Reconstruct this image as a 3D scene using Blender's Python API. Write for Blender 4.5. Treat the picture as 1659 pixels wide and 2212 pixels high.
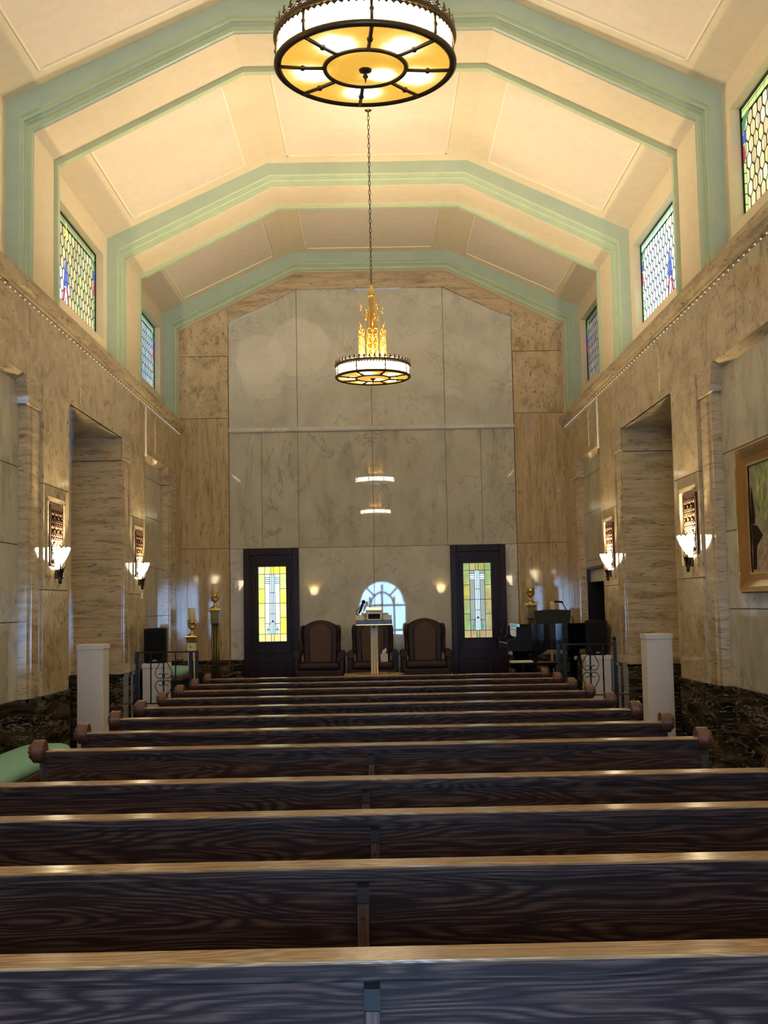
import bpy, bmesh, math, random
from mathutils import Vector, Matrix
random.seed(7)
PI = math.pi
S = bpy.context.scene
COL = S.collection
for o in list(bpy.data.objects):
    bpy.data.objects.remove(o)

# ------------------------------------------------------------------ camera
cam_d = bpy.data.cameras.new('camera')
cam = bpy.data.objects.new('camera', cam_d)
COL.objects.link(cam)
PITCH, YAW, ROLL = .0801, .0067, -.0189
fwd = Vector((math.sin(YAW)*math.cos(PITCH), math.cos(YAW)*math.cos(PITCH), math.sin(PITCH)))
r0 = Vector((math.cos(YAW), -math.sin(YAW), 0))
u0 = r0.cross(fwd)
right = math.cos(ROLL)*r0 + math.sin(ROLL)*u0
up = -math.sin(ROLL)*r0 + math.cos(ROLL)*u0
m = Matrix.Identity(4)
for i in range(3):
    m[i][0], m[i][1], m[i][2] = right[i], up[i], -fwd[i]
m[0][3], m[1][3], m[2][3] = 0, 0, 1.70
cam.matrix_world = m
cam_d.sensor_fit = 'VERTICAL'
cam_d.sensor_height = 24
cam_d.lens = 24*2525.4/2212
cam_d.clip_start = .05
S.camera = cam

# ------------------------------------------------------------------ light and exposure
S.view_settings.view_transform = 'Standard'
S.view_settings.look = 'None'
S.view_settings.gamma = 1
S.view_settings.exposure = 1.9
S.cycles.max_bounces = 12
S.cycles.diffuse_bounces = 7
S.cycles.glossy_bounces = 5
W = bpy.data.worlds.new('sky')
S.world = W
W.use_nodes = True
W.node_tree.nodes['Background'].inputs[0].default_value = (.55, .72, 1, 1)
W.node_tree.nodes['Background'].inputs[1].default_value = .6
CH_POINT = 86      # bulbs inside a chandelier drum (W)
CH_SIDE = 11        # side glass radiance
CH_BOTTOM = 4.6     # bottom glass radiance
SCONCE_W = 36        # bulb in a sconce (W)
SCONCE_GLASS = 6
DOOR_DAY = 10       # daylight through the entrance glass at the rear
STAIN = .32         # daylight through the stained glass

# ------------------------------------------------------------------ room numbers
XC = -.036
HW = 2.95           # half width at the stone walls
HU = 3.182          # half width at the plaster upper walls
YB = 17.9           # back wall
YR = -3.0           # rear wall, behind the viewer
ZL = 4.54           # top of the stone ledge
RIBS = [-1.54, 2.33, 6.20, 10.07, 13.94, 17.6]
PZ = .42            # platform

# ------------------------------------------------------------------ materials
def new_mat(name):
    mt = bpy.data.materials.new(name)
    mt.use_nodes = True
    nt = mt.node_tree
    b = nt.nodes['Principled BSDF']
    return mt, nt, b
def simple(name, col, rough=.5, metal=0, spec=.5, coat=0, bump=0, bscale=60):
    mt, nt, b = new_mat(name)
    b.inputs['Base Color'].default_value = (*col, 1)
    b.inputs['Roughness'].default_value = rough
    b.inputs['Metallic'].default_value = metal
    b.inputs['Specular IOR Level'].default_value = spec
    b.inputs['Coat Weight'].default_value = coat
    b.inputs['Coat Roughness'].default_value = .1
    tc = nt.nodes.new('ShaderNodeTexCoord')
    n = nt.nodes.new('ShaderNodeTexNoise'); n.inputs['Scale'].default_value = bscale; n.inputs['Detail'].default_value = 4
    nt.links.new(tc.outputs['Object'], n.inputs['Vector'])
    mx = nt.nodes.new('ShaderNodeMix'); mx.data_type = 'RGBA'
    mx.inputs[6].default_value = (*[c*.9 for c in col], 1); mx.inputs[7].default_value = (*[min(1, c*1.08) for c in col], 1)
    nt.links.new(n.outputs['Fac'], mx.inputs[0]); nt.links.new(mx.outputs[2], b.inputs['Base Color'])
    if bump:
        bp = nt.nodes.new('ShaderNodeBump'); bp.inputs['Strength'].default_value = bump; bp.inputs['Distance'].default_value = .004
        nt.links.new(n.outputs['Fac'], bp.inputs['Height']); nt.links.new(bp.outputs[0], b.inputs['Normal'])
    return mt
def emis(name, col, st, spot=None, sscale=4.0, lo=.45, hi=.62):
    mt, nt, b = new_mat(name)
    b.inputs['Base Color'].default_value = (*[c*.3 for c in col], 1)
    b.inputs['Roughness'].default_value = .2
    b.inputs['Emission Color'].default_value = (*col, 1)
    b.inputs['Emission Strength'].default_value = st
    if spot:
        tc = nt.nodes.new('ShaderNodeTexCoord')
        n = nt.nodes.new('ShaderNodeTexNoise'); n.inputs['Scale'].default_value = sscale; n.inputs['Detail'].default_value = 1.5
        nt.links.new(tc.outputs['Object'], n.inputs['Vector'])
        r = nt.nodes.new('ShaderNodeValToRGB')
        r.color_ramp.elements[0].position = lo; r.color_ramp.elements[0].color = (*col, 1)
        r.color_ramp.elements[1].position = hi; r.color_ramp.elements[1].color = (*spot, 1)
        nt.links.new(n.outputs['Fac'], r.inputs[0]); nt.links.new(r.outputs[0], b.inputs['Emission Color'])
    return mt
def stone(name, c1, c2, cdark, scale, rough, vein=0, veincol=None, vscale=1.2, pit=.0, spec=.5, veinw=.03, patch=None, dist=1.0, rot=0, vst=None):
    """layered noise stone; scale = 3-vector stretch of the grain, object space"""
    mt, nt, b = new_mat(name)
    N, L = nt.nodes, nt.links
    tc = N.new('ShaderNodeTexCoord')
    mp = N.new('ShaderNodeMapping'); mp.inputs['Scale'].default_value = scale; mp.inputs['Rotation'].default_value = (0, rot, 0)
    L.new(tc.outputs['Object'], mp.inputs['Vector'])
    n1 = N.new('ShaderNodeTexNoise'); n1.inputs['Scale'].default_value = 1; n1.inputs['Detail'].default_value = 8; n1.inputs['Roughness'].default_value = .65; n1.inputs['Distortion'].default_value = dist*.6
    L.new(mp.outputs[0], n1.inputs['Vector'])
    r = N.new('ShaderNodeValToRGB')
    r.color_ramp.elements[0].position = .3; r.color_ramp.elements[0].color = (*cdark, 1)
    r.color_ramp.elements[1].position = .72; r.color_ramp.elements[1].color = (*c2, 1)
    e = r.color_ramp.elements.new(.47); e.color = (*c1, 1)
    L.new(n1.outputs['Fac'], r.inputs[0])
    out = r.outputs[0]
    if pit:
        n2 = N.new('ShaderNodeTexNoise'); n2.inputs['Scale'].default_value = 4.5; n2.inputs['Detail'].default_value = 5
        L.new(mp.outputs[0], n2.inputs['Vector'])
        r2 = N.new('ShaderNodeValToRGB')
        r2.color_ramp.elements[0].position = .60; r2.color_ramp.elements[0].color = (0, 0, 0, 1)
        r2.color_ramp.elements[1].position = .69; r2.color_ramp.elements[1].color = (pit, pit, pit, 1)
        L.new(n2.outputs['Fac'], r2.inputs[0])
        mx = N.new('ShaderNodeMix'); mx.data_type = 'RGBA'
        L.new(r2.outputs[0], mx.inputs[0]); L.new(out, mx.inputs[6]); mx.inputs[7].default_value = (*[c*.35 for c in cdark], 1)
        out = mx.outputs[2]
    if vein:
        n3 = N.new('ShaderNodeTexNoise'); n3.inputs['Scale'].default_value = vscale; n3.inputs['Detail'].default_value = 7; n3.inputs['Roughness'].default_value = .6; n3.inputs['Distortion'].default_value = 1.2*dist
        mv = N.new('ShaderNodeMapping'); mv.inputs['Scale'].default_value = vst or (1, 1, 1); mv.inputs['Rotation'].default_value = (0, rot*1.5, 0)
        L.new(tc.outputs['Object'], mv.inputs['Vector']); L.new(mv.outputs[0], n3.inputs['Vector'])
        s = N.new('ShaderNodeMath'); s.operation = 'SUBTRACT'; s.inputs[1].default_value = .5; L.new(n3.outputs['Fac'], s.inputs[0])
        a = N.new('ShaderNodeMath'); a.operation = 'ABSOLUTE'; L.new(s.outputs[0], a.inputs[0])
        r3 = N.new('ShaderNodeValToRGB')
        r3.color_ramp.elements[0].position = 0; r3.color_ramp.elements[0].color = (vein, vein, vein, 1)
        r3.color_ramp.elements[1].position = veinw; r3.color_ramp.elements[1].color = (0, 0, 0, 1)
        L.new(a.outputs[0], r3.inputs[0])
        mx = N.new('ShaderNodeMix'); mx.data_type = 'RGBA'
        L.new(r3.outputs[0], mx.inputs[0]); L.new(out, mx.inputs[6]); mx.inputs[7].default_value = (*veincol, 1)
        out = mx.outputs[2]
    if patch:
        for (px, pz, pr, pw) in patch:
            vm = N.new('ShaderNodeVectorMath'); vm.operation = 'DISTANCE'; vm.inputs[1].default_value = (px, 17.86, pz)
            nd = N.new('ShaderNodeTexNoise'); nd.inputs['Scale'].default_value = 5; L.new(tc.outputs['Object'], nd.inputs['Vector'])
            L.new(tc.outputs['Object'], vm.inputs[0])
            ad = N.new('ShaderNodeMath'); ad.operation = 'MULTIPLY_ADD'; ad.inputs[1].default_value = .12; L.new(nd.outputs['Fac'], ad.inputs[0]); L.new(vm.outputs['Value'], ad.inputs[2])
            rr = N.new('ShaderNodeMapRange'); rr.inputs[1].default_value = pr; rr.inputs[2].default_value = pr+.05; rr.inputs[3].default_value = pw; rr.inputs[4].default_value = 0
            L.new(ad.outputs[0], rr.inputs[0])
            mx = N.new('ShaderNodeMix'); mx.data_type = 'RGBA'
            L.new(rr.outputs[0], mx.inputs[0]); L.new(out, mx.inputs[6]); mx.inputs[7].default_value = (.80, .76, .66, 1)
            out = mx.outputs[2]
    L.new(out, b.inputs['Base Color'])
    b.inputs['Roughness'].default_value = rough
    b.inputs['Specular IOR Level'].default_value = spec
    return mt
def wood(name, c1, c2, scale, rough=.35, coat=.3, spec=.5):
    mt, nt, b = new_mat(name)
    N, L = nt.nodes, nt.links
    tc = N.new('ShaderNodeTexCoord'); oi = N.new('ShaderNodeObjectInfo')
    off = N.new('ShaderNodeVectorMath'); off.operation = 'ADD'
    cx = N.new('ShaderNodeMath'); cx.operation = 'MULTIPLY'; cx.inputs[1].default_value = 37.0; L.new(oi.outputs['Random'], cx.inputs[0])
    L.new(tc.outputs['Object'], off.inputs[0]); L.new(cx.outputs[0], off.inputs[1])
    mp = N.new('ShaderNodeMapping'); mp.inputs['Scale'].default_value = scale; L.new(off.outputs[0], mp.inputs['Vector'])
    n0 = N.new('ShaderNodeTexNoise'); n0.inputs['Scale'].default_value = .55; n0.inputs['Detail'].default_value = 2.0; L.new(mp.outputs[0], n0.inputs['Vector'])
    mu = N.new('ShaderNodeMath'); mu.operation = 'MULTIPLY'; mu.inputs[1].default_value = 62; L.new(n0.outputs['Fac'], mu.inputs[0])
    fr = N.new('ShaderNodeMath'); fr.operation = 'PINGPONG'; fr.inputs[1].default_value = 1; L.new(mu.outputs[0], fr.inputs[0])
    n1 = N.new('ShaderNodeTexNoise'); n1.inputs['Scale'].default_value = 7; n1.inputs['Detail'].default_value = 6; L.new(mp.outputs[0], n1.inputs['Vector'])
    ad = N.new('ShaderNodeMath'); ad.operation = 'MULTIPLY'; L.new(fr.outputs[0], ad.inputs[0]); L.new(n1.outputs['Fac'], ad.inputs[1])
    m2 = N.new('ShaderNodeMapping'); m2.inputs['Scale'].default_value = [q*(2.2 if q < 2 else 11) for q in scale]; L.new(off.outputs[0], m2.inputs['Vector'])
    n4 = N.new('ShaderNodeTexNoise'); n4.inputs['Scale'].default_value = 1.6; n4.inputs['Detail'].default_value = 3; L.new(m2.outputs[0], n4.inputs['Vector'])
    st = N.new('ShaderNodeMapRange'); st.inputs[1].default_value = .36; st.inputs[2].default_value = .58; st.inputs[3].default_value = .25; st.inputs[4].default_value = 1.25; L.new(n4.outputs['Fac'], st.inputs[0])
    a2 = N.new('ShaderNodeMath'); a2.operation = 'MULTIPLY'; L.new(ad.outputs[0], a2.inputs[0]); L.new(st.outputs[0], a2.inputs[1]); ad = a2
    r = N.new('ShaderNodeValToRGB')
    r.color_ramp.elements[0].position = .08; r.color_ramp.elements[0].color = (*c1, 1)
    r.color_ramp.elements[1].position = .5; r.color_ramp.elements[1].color = (*c2, 1)
    L.new(ad.outputs[0], r.inputs[0]); L.new(r.outputs[0], b.inputs['Base Color'])
    bp = N.new('ShaderNodeBump'); bp.inputs['Strength'].default_value = .25; bp.inputs['Distance'].default_value = .002
    L.new(ad.outputs[0], bp.inputs['Height']); L.new(bp.outputs[0], b.inputs['Normal'])
    b.inputs['Roughness'].default_value = rough
    b.inputs['Coat Weight'].default_value = coat; b.inputs['Coat Roughness'].default_value = .15
    b.inputs['Specular IOR Level'].default_value = spec
    return mt

M = {}
M['trav'] = stone('travertine_cloudy', (.53, .42, .26), (.68, .56, .37), (.32, .23, .13), (7, 4, 4.5), .07, pit=.7)
M['trav_h'] = stone('travertine_bedded', (.52, .40, .25), (.66, .54, .37), (.29, .21, .13), (2.0, 2.0, 17), .07, pit=.8)
M['trav_v'] = stone('travertine_upright', (.52, .39, .22), (.64, .50, .31), (.33, .24, .14), (15, 15, 1.6), .07, pit=.75)
M['marble'] = stone('grey_green_marble', (.50, .475, .39), (.60, .57, .48), (.37, .345, .275), (3.2, 3.2, 1.6), .02, vein=.55, veincol=(.20, .18, .13), vscale=.9, veinw=.008, rot=.5, vst=(1, 1, .55))
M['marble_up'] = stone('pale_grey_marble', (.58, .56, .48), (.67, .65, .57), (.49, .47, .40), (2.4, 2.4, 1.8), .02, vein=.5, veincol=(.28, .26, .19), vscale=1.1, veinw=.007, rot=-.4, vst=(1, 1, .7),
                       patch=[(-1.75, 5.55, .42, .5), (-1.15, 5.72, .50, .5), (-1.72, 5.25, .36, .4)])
M['marble_w'] = stone('cream_marble', (.68, .66, .61), (.76, .75, .70), (.56, .54, .49), (2, 2, 1.2), .03, vein=.6, veincol=(.28, .27, .22), vscale=1.1, veinw=.008)
M['black'] = stone('black_gold_marble', (.022, .018, .012), (.16, .12, .06), (.004, .004, .004), (1.6, 1.6, 11), .05, vein=.8, veincol=(.55, .50, .40), vscale=1.6, veinw=.010, spec=.6, vst=(1.0, 1.0, 6))
M['black_dull'] = stone('black_marble_honed', (.015, .013, .010), (.07, .06, .04), (.004, .004, .004), (1.6, 1.6, 11), .5, spec=.2)
M['joint'] = simple('stone_joint', (.13, .10, .06), .8)
M['cream'] = simple('cream_paint', (.78, .67, .47), .55, bump=.05, bscale=9)
M['bead_p'] = simple('bead_moulding_paint', (.88, .80, .62), .5)
M['panel'] = simple('ceiling_panel_paint', (.78, .68, .54), .6, bump=.05, bscale=9)
M['green'] = simple('pale_green_paint', (.50, .60, .40), .5, bscale=7)
M['teal'] = simple('grey_green_paint', (.43, .55, .45), .5, bscale=7)
M['white'] = simple('white_paint', (.80, .78, .81), .45)
M['plastic'] = simple('white_plastic', (.72, .66, .56), .4)
M['oak'] = wood('dark_oak', (.026, .014, .014), (.115, .068, .057), (1.1, 9, 9), .42, 0, .2)
M['oak_v'] = wood('dark_oak_upright', (.025, .015, .014), (.11, .065, .055), (9, 9, 1.1), .4, .1)
M['cap'] = wood('tan_oak', (.30, .18, .09), (.52, .34, .18), (1.4, 12, 12), .2, .3)  # lighter tan oak, only on the top face of the pew rails
M['brown'] = wood('brown_oak', (.10, .042, .025), (.17, .075, .048), (6, 6, 3), .35, .3)
M['stile'] = wood('stile_oak', (.09, .055, .048), (.19, .12, .105), (9, 9, 1.1), .3, .3)
M['mahog'] = wood('dark_mahogany', (.016, .0035, .005), (.030, .007, .009), (8, 8, 1), .3, .0, .2)
M['bronze'] = simple('dark_bronze', (.055, .035, .020), .35, .8)
M['rimbr'] = simple('aged_bronze', (.10, .065, .030), .4, .8)
M['brass'] = simple('polished_brass', (.75, .50, .16), .2, 1)
M['gilt'] = simple('gilded_metal', (.90, .58, .14), .3, .9)
M['olive'] = simple('olive_bronze', (.16, .13, .055), .28, .7)
M['copper'] = simple('brown_grille_metal', (.07, .038, .026), .6, 0, .15)
M['dark'] = simple('dark_void', (.004, .004, .005), .9)
M['iron'] = simple('black_iron', (.010, .011, .014), .35, .3)
M['clip'] = simple('blackened_clip', (.02, .022, .028), .55, .2, .3)
M['satin'] = simple('black_satin_wood', (.005, .004, .005), .4, 0, .15)
M['gloss'] = simple('black_lacquer', (.005, .004, .005), .07, 0, .35, coat=.3)
M['plas_b'] = simple('black_plastic', (.005, .005, .006), .55, 0, .25, bump=.1, bscale=300)
M['mesh_b'] = simple('black_mesh', (.005, .005, .007), .7, 0, .2, bump=.4, bscale=500)
M['leather'] = simple('brown_leather', (.030, .011, .008), .42, 0, .3, bump=.15, bscale=45)
M['leather_in'] = simple('tan_brown_leather', (.085, .042, .019), .5, 0, .3, bump=.15, bscale=45)
M['felt'] = simple('green_upholstery', (.23, .47, .38), .9, bump=.3, bscale=260)
M['candle'] = simple('cream_wax', (.72, .60, .38), .5)
M['carpet'] = simple('dark_carpet', (.028, .018, .016), .95, bump=.5, bscale=150)
M['gold_fr'] = simple('golden_frame_wood', (.30, .145, .03), .35, .2, bscale=14)
M['gold_edge'] = simple('gold_leaf_edge', (.70, .45, .16), .25, .8)
M['silver'] = simple('bright_chrome', (.75, .75, .72), .15, 1)
M['lead'] = simple('lead_came', (.012, .012, .010), .5, .3)
M['key_w'] = simple('ivory_keys', (.75, .72, .62), .3)
M['tissue'] = simple('white_tissue', (.85, .80, .76), .9)
M['tbox'] = stone('patterned_carton', (.75, .60, .50), (.85, .80, .75), (.65, .30, .20), (30, 30, 30), .6)
M['gbox'] = stone('silver_gold_carton', (.70, .62, .45), (.85, .85, .80), (.45, .33, .15), (25, 25, 25), .4)
M['sheet'] = simple('paper', (.75, .74, .70), .8)

# ------------------------------------------------------------------ mesh builder
class MB:
    def __init__(self):
        self.bm = bmesh.new(); self.mi = 0; self.mats = []
    def use(self, name):
        if name not in self.mats: self.mats.append(name)
        self.mi = self.mats.index(name); return self
    def _fin(self, faces, smooth=False):
        for f in faces:
            f.material_index = self.mi; f.smooth = smooth
    def face(self, pts, smooth=False):
        f = self.bm.faces.new([self.bm.verts.new(p) for p in pts]); self._fin([f], smooth); return f
    def box(self, x0, x1, y0, y1, z0, z1, bev=0):
        if x1 < x0: x0, x1 = x1, x0
        if y1 < y0: y0, y1 = y1, y0
        v = [self.bm.verts.new((x, y, z)) for x in (x0, x1) for y in (y0, y1) for z in (z0, z1)]
        fs = [self.bm.faces.new([v[i] for i in q]) for q in ((0, 1, 3, 2), (4, 6, 7, 5), (0, 4, 5, 1), (2, 3, 7, 6), (0, 2, 6, 4), (1, 5, 7, 3))]
        self._fin(fs)
        if bev:
            es = list({e for f in fs for e in f.edges})
            r = bmesh.ops.bevel(self.bm, geom=es, offset=bev, segments=2, affect='EDGES', profile=.6)
            self._fin(r['faces'])
        return self
    def loft(self, rings, closed=True, caps=True, smooth=True):
        vs = [[self.bm.verts.new(p) for p in r] for r in rings]
        n = len(rings[0]); fs = []
        for a, b in zip(vs[:-1], vs[1:]):
            for i in range(n if closed else n-1):
                j = (i+1) % n
                fs.append(self.bm.faces.new((a[i], a[j], b[j], b[i])))
        self._fin(fs, smooth)
        if caps and closed:
            self._fin([self.bm.faces.new(vs[0][::-1]), self.bm.faces.new(vs[-1])])
        return self
    def lathe(self, prof, c=(0, 0, 0), seg=24, axis='z', a0=0, a1=2*PI, smooth=True):
        full = abs(a1-a0-2*PI) < 1e-6
        n = seg if full else seg+1
        rings = []
        for r, h in prof:
            ring = []
            for i in range(n):
                a = a0+(a1-a0)*i/seg
                p = (r*math.cos(a), r*math.sin(a), h)
                if axis == 'x': p = (h, p[0], p[1])
                if axis == 'y': p = (p[0], h, p[1])
                ring.append((c[0]+p[0], c[1]+p[1], c[2]+p[2]))
            rings.append(ring)
        return self.loft(rings, closed=full, caps=full and prof[0] != prof[-1], smooth=smooth)
    def cyl(self, c, r, h, seg=20, axis='z', r2=None):
        return self.lathe([(r, 0), (r if r2 is None else r2, h)], c, seg, axis)
    def tube(self, pts, r, seg=8):
        pts = [Vector(p) for p in pts]; rings = []
        nrm = None
        for i, p in enumerate(pts):
            t = (pts[min(i+1, len(pts)-1)] - pts[max(i-1, 0)]).normalized()
            if nrm is None:
                nrm = t.orthogonal().normalized()
            nrm = (nrm - t*nrm.dot(t))
            nrm = nrm.normalized() if nrm.length > 1e-6 else t.orthogonal().normalized()
            b = t.cross(nrm)
            rr = r[i] if isinstance(r, (list, tuple)) else r
            rings.append([p + nrm*rr*math.cos(2*PI*k/seg) + b*rr*math.sin(2*PI*k/seg) for k in range(seg)])
        return self.loft(rings)
    def prism(self, poly, axis, a0, a1, smooth=False):
        def P(u, v, a):
            return {'x': (a, u, v), 'y': (u, a, v), 'z': (u, v, a)}[axis]
        return self.loft([[P(u, v, a0) for u, v in poly], [P(u, v, a1) for u, v in poly]], smooth=smooth)
    def sphere(self, c, r, seg=16, sz=1):
        n = seg//2
        return self.lathe([(max(r*math.sin(PI*i/n), 1e-4), -r*sz*math.cos(PI*i/n)) for i in range(n+1)], c, seg)
    def build(self, name, parent=None, loc=None, sub=0, recalc=True):
        if recalc:
            bmesh.ops.recalc_face_normals(self.bm, faces=self.bm.faces[:])
        me = bpy.data.meshes.new(name)
        self.bm.to_mesh(me); self.bm.free()
        for n in self.mats:
            me.materials.append(M[n])
        o = bpy.data.objects.new(name, me)
        COL.objects.link(o)
        if parent is not None: o.parent = parent
        if loc: o.location = loc
        if sub:
            md = o.modifiers.new('smooth', 'SUBSURF'); md.levels = sub; md.render_levels = sub
        return o
def tag(o, label, cat, group=None):
    o['label'] = label; o['category'] = cat
    if group: o['group'] = group
    return o
def thing(name, label, cat, loc=(0, 0, 0), rz=0, group=None):
    o = bpy.data.objects.new(name, None); o.empty_display_size = .1
    COL.objects.link(o); o.location = loc; o.rotation_euler = (0, 0, rz)
    return tag(o, label, cat, group)
def struct(o, label=None):
    o['kind'] = 'structure'; return o
def sroot(name, loc=(0, 0, 0)):
    o = bpy.data.objects.new(name, None); o.empty_display_size = .1
    COL.objects.link(o); o.location = loc; o['kind'] = 'structure'; return o
def copy_tree(o, parent=None):
    c = o.copy(); COL.objects.link(c); c.parent = parent
    for ch in list(o.children):
        copy_tree(ch, c)
    return c
def lamp(name, kind, loc, power, col, size, parent=None, rot=None):
    l = bpy.data.lights.new(name, kind); l.energy = power; l.color = col
    if kind == 'POINT': l.shadow_soft_size = size
    o = bpy.data.objects.new(name, l); COL.objects.link(o); o.location = loc
    if parent is not None: o.parent = parent
    if rot: o.rotation_euler = rot
    return o
def spiral(c, r0, r1, a0, turns, n=22, plane='xz'):
    out = []
    for i in range(n+1):
        t = i/n; a = a0+turns*2*PI*t; r = r0+(r1-r0)*t
        u, v = r*math.cos(a), r*math.sin(a)
        out.append((c[0]+u, c[1], c[2]+v) if plane == 'xz' else (c[0], c[1]+u, c[2]+v))
    return out

# ------------------------------------------------------------------ the room: floor and platform
b = MB().use('carpet'); b.box(XC-3.7, XC+3.7, YR-.2, YB+.3, -.1, 0)
struct(b.build('floor'))
b = MB().use('carpet')
b.box(XC-2.93, XC+2.93, 14.95, YB-.02, 0.0, PZ, .01)
b.box(XC-1.9, XC+1.9, 14.62, 14.95, 0.0, PZ*.5, .01)
struct(b.build('trim_7'))

# ------------------------------------------------------------------ side walls
def slab_wall(b, s, d0, d1, ys, zs, mat, g=.004, back=.05):
    """a wall face clad in slabs with fine dark joints; d = distance from the room's centre line"""
    X = lambda d: XC+s*d
    b.use('joint'); b.box(X(d0+g*1.5), X(d1), ys[0]+.004, ys[-1]-.004, zs[0], zs[-1])
    b.use(mat)
    for y0, y1 in zip(ys[:-1], ys[1:]):
        for z0, z1 in zip(zs[:-1], zs[1:]):
            e0 = 0 if y0 == ys[0] else g; e1 = 0 if y1 == ys[-1] else g
            f0 = 0 if z0 == zs[0] else g; f1 = 0 if z1 == zs[-1] else g
            b.box(X(d0), X(d0+back), y0+e0, y1-e1, z0+f0, z1-f1)

WZ = .965           # top of the black wainscot
NZ = 3.74           # head of the niches and panels
def side_wall(s):
    X = lambda d: XC+s*d
    b = MB()
    nm = 'left' if s < 0 else 'right'
    # frieze
    slab_wall(b, s, HW, 3.6, [YR, 2.0, 4.6, 7.3, 10.05, 11.27, 13.78, 15.12, 16.9, YB], [NZ, 4.40], 'trav')
    # carved upright ornaments on the frieze (shallow)
    b.use('trav_h')
    for y in (9.35, 11.9, 13.05, 15.9):
        b.box(X(HW-.008), X(HW+.01), y-.13, y+.13, 3.82, 4.30, .004)
    zs = [WZ, 1.9, 2.85, NZ]
    # plain wall towards the rear, first pier, second pier
    slab_wall(b, s, HW, 3.6, [YR, .8, 2.6, 4.6], zs, 'trav')
    slab_wall(b, s, HW-.02, 3.6, [10.40, 11.27], zs, 'trav')
    slab_wall(b, s, HW-.005, 3.62, [14.10, 15.03], zs, 'trav')
    # pilaster bands
    b.use('trav_h')
    for (y0, y1, d) in ((10.03, 10.40, HW+.012), (13.75, 14.10, HW+.012), (16.80, 17.36, HW+.012), (4.6, 4.95, HW+.012)):
        b.box(X(d), X(3.6), y0, y1, WZ, NZ)
        b.box(X(d-.012), X(d+.02), y0+.10, y1-.05, WZ, 3.47, .004)
        # capital of the band
        b.box(X(d-.020), X(d+.02), y0+.0, y1-.0, 3.49, NZ, .006)
    b.use('trav_v')
    b.box(X(HW), X(3.6), 17.36, YB, WZ, NZ)
    b.use('trav')
    # niche far jamb, bedded travertine with a capital course
    b.use('joint'); b.box(X(HW+.02), X(3.6), 13.735, 13.76, 3.462, 3.470)
    b.use('trav_h')
    b.box(X(HW+.015), X(3.6), 13.725, 13.76, 3.475, NZ)
    b.box(X(HW+.015), X(3.6), 13.725, 13.76, WZ, 2.30)
    b.box(X(HW+.015), X(3.6), 13.725, 13.76, 2.306, 3.462)
    b.use('trav'); b.box(X(HW+.015), X(3.6), 11.26, 11.29, WZ, NZ)
    b.use('marble_w'); b.box(X(3.55), X(3.75), 11.0, 14.1, WZ, NZ)
    # niche soffit
    b.use('trav'); b.box(X(HW+.02), X(3.6), 11.27, 13.75, NZ-.004, NZ+.02)
    # rounded shoulder of the niche head: small concave brackets
    for (ya, yb) in ((11.27, 11.42),):
        pr = [(ya, NZ), (yb, NZ)] + [(yb-(yb-ya)*math.sin(t*PI/2/6), NZ-(.27)*(1-math.cos(t*PI/2/6))) for t in range(1, 7)]
        b.use('trav'); b.prism([(p[0], p[1]) for p in pr], 'x', X(HW-.0), X(HW+.25))
    # recessed marble panels
    slab_wall(b, s, HW+.09, 3.6, [4.95, 6.6, 8.3, 10.03], [WZ, 1.62, 2.28, 2.95, NZ], 'marble')
    if s < 0:
        slab_wall(b, s, HW+.09, 3.6, [15.03, 16.80], [WZ, 1.62, 2.28, 2.95, 3.48, NZ], 'marble')
    else:
        slab_wall(b, s, HW+.09, 3.6, [15.03, 16.80], [2.19, 2.28, 2.95, 3.48, NZ], 'marble')
        slab_wall(b, s, HW+.09, 3.6, [16.62, 16.80], [WZ, 1.62, 2.19], 'marble')
    # sloping head mouldings over the recesses
    b.use('trav_h')
    for (y0, y1) in ((4.95, 10.03), (15.03, 16.80)):
        b.prism([(X(HW+.002), NZ), (X(HW+.10), NZ-.06), (X(HW+.10), NZ)], 'y', y0, y1)
    # corbels at the far end of each recess
    for ye in (10.03, 16.80):
        prof = [(ye, 3.49), (ye-.05, 3.50), (ye-.06, 3.56), (ye-.10, 3.64), (ye-.12, 3.69), (ye-.12, NZ), (ye, NZ)]
        b.prism(prof, 'x', X(HW-.012), X(HW+.10))
    # moulded surround of the grille
    for gy in (10.79, 14.60):
        gd = HW-.02 if gy < 12 else HW-.005
        for (y0, y1, z0, z1) in ((gy-.30, gy-.25, 2.02, 2.72), (gy+.25, gy+.30, 2.02, 2.72), (gy-.30, gy+.30, 2.70, 2.75)):
            b.box(X(gd-.012), X(gd+.02), y0, y1, z0, z1, .005)
    # plaster upper wall with the window openings
    b.use('cream')
    d0, d1 = HU, HU+.22
    wins = [(11.10, 13.75), (14.95, 17.43), (7.23, 9.87), (3.36, 6.00), (-.51, 2.13)]
    ws = sorted(wins)
    y = YR
    for (a, c) in ws:
        b.box(X(d0), X(d1), y, a, ZL, 6.30)
        b.box(X(d0), X(d1), a, c, ZL, 4.93)
        b.box(X(d0), X(d1), a, c, 5.96, 6.30)
        y = c
    b.box(X(d0), X(d1), y, YB, ZL, 6.30)
    struct(b.build('wall_'+nm))
    # black marble wainscot
    b = MB().use('black')
    def wz(y0, y1, d, dd=3.6):
        b.box(X(d), X(dd), y0, y1, 0, WZ)
        b.box(X(d-.012), X(d+.02), y0, y1, WZ-.03, WZ)
    wz(YR, 4.95, HW-.015); wz(4.95, 10.03, HW+.075); wz(10.03, 10.40, HW-.005); wz(10.40, 11.27, HW-.035)
    b.use('black_dull'); b.box(X(3.53), X(3.75), 11.2, 13.8, 0, WZ); b.use('black')
    wz(13.74, 14.10, HW-.005); wz(14.10, 15.03, HW-.02); 
    if s < 0: wz(15.03, 16.80, HW+.075)
    else: wz(16.62, 16.80, HW+.075)
    wz(16.80, 17.36, HW-.003); wz(17.36, YB, HW-.015)
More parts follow.
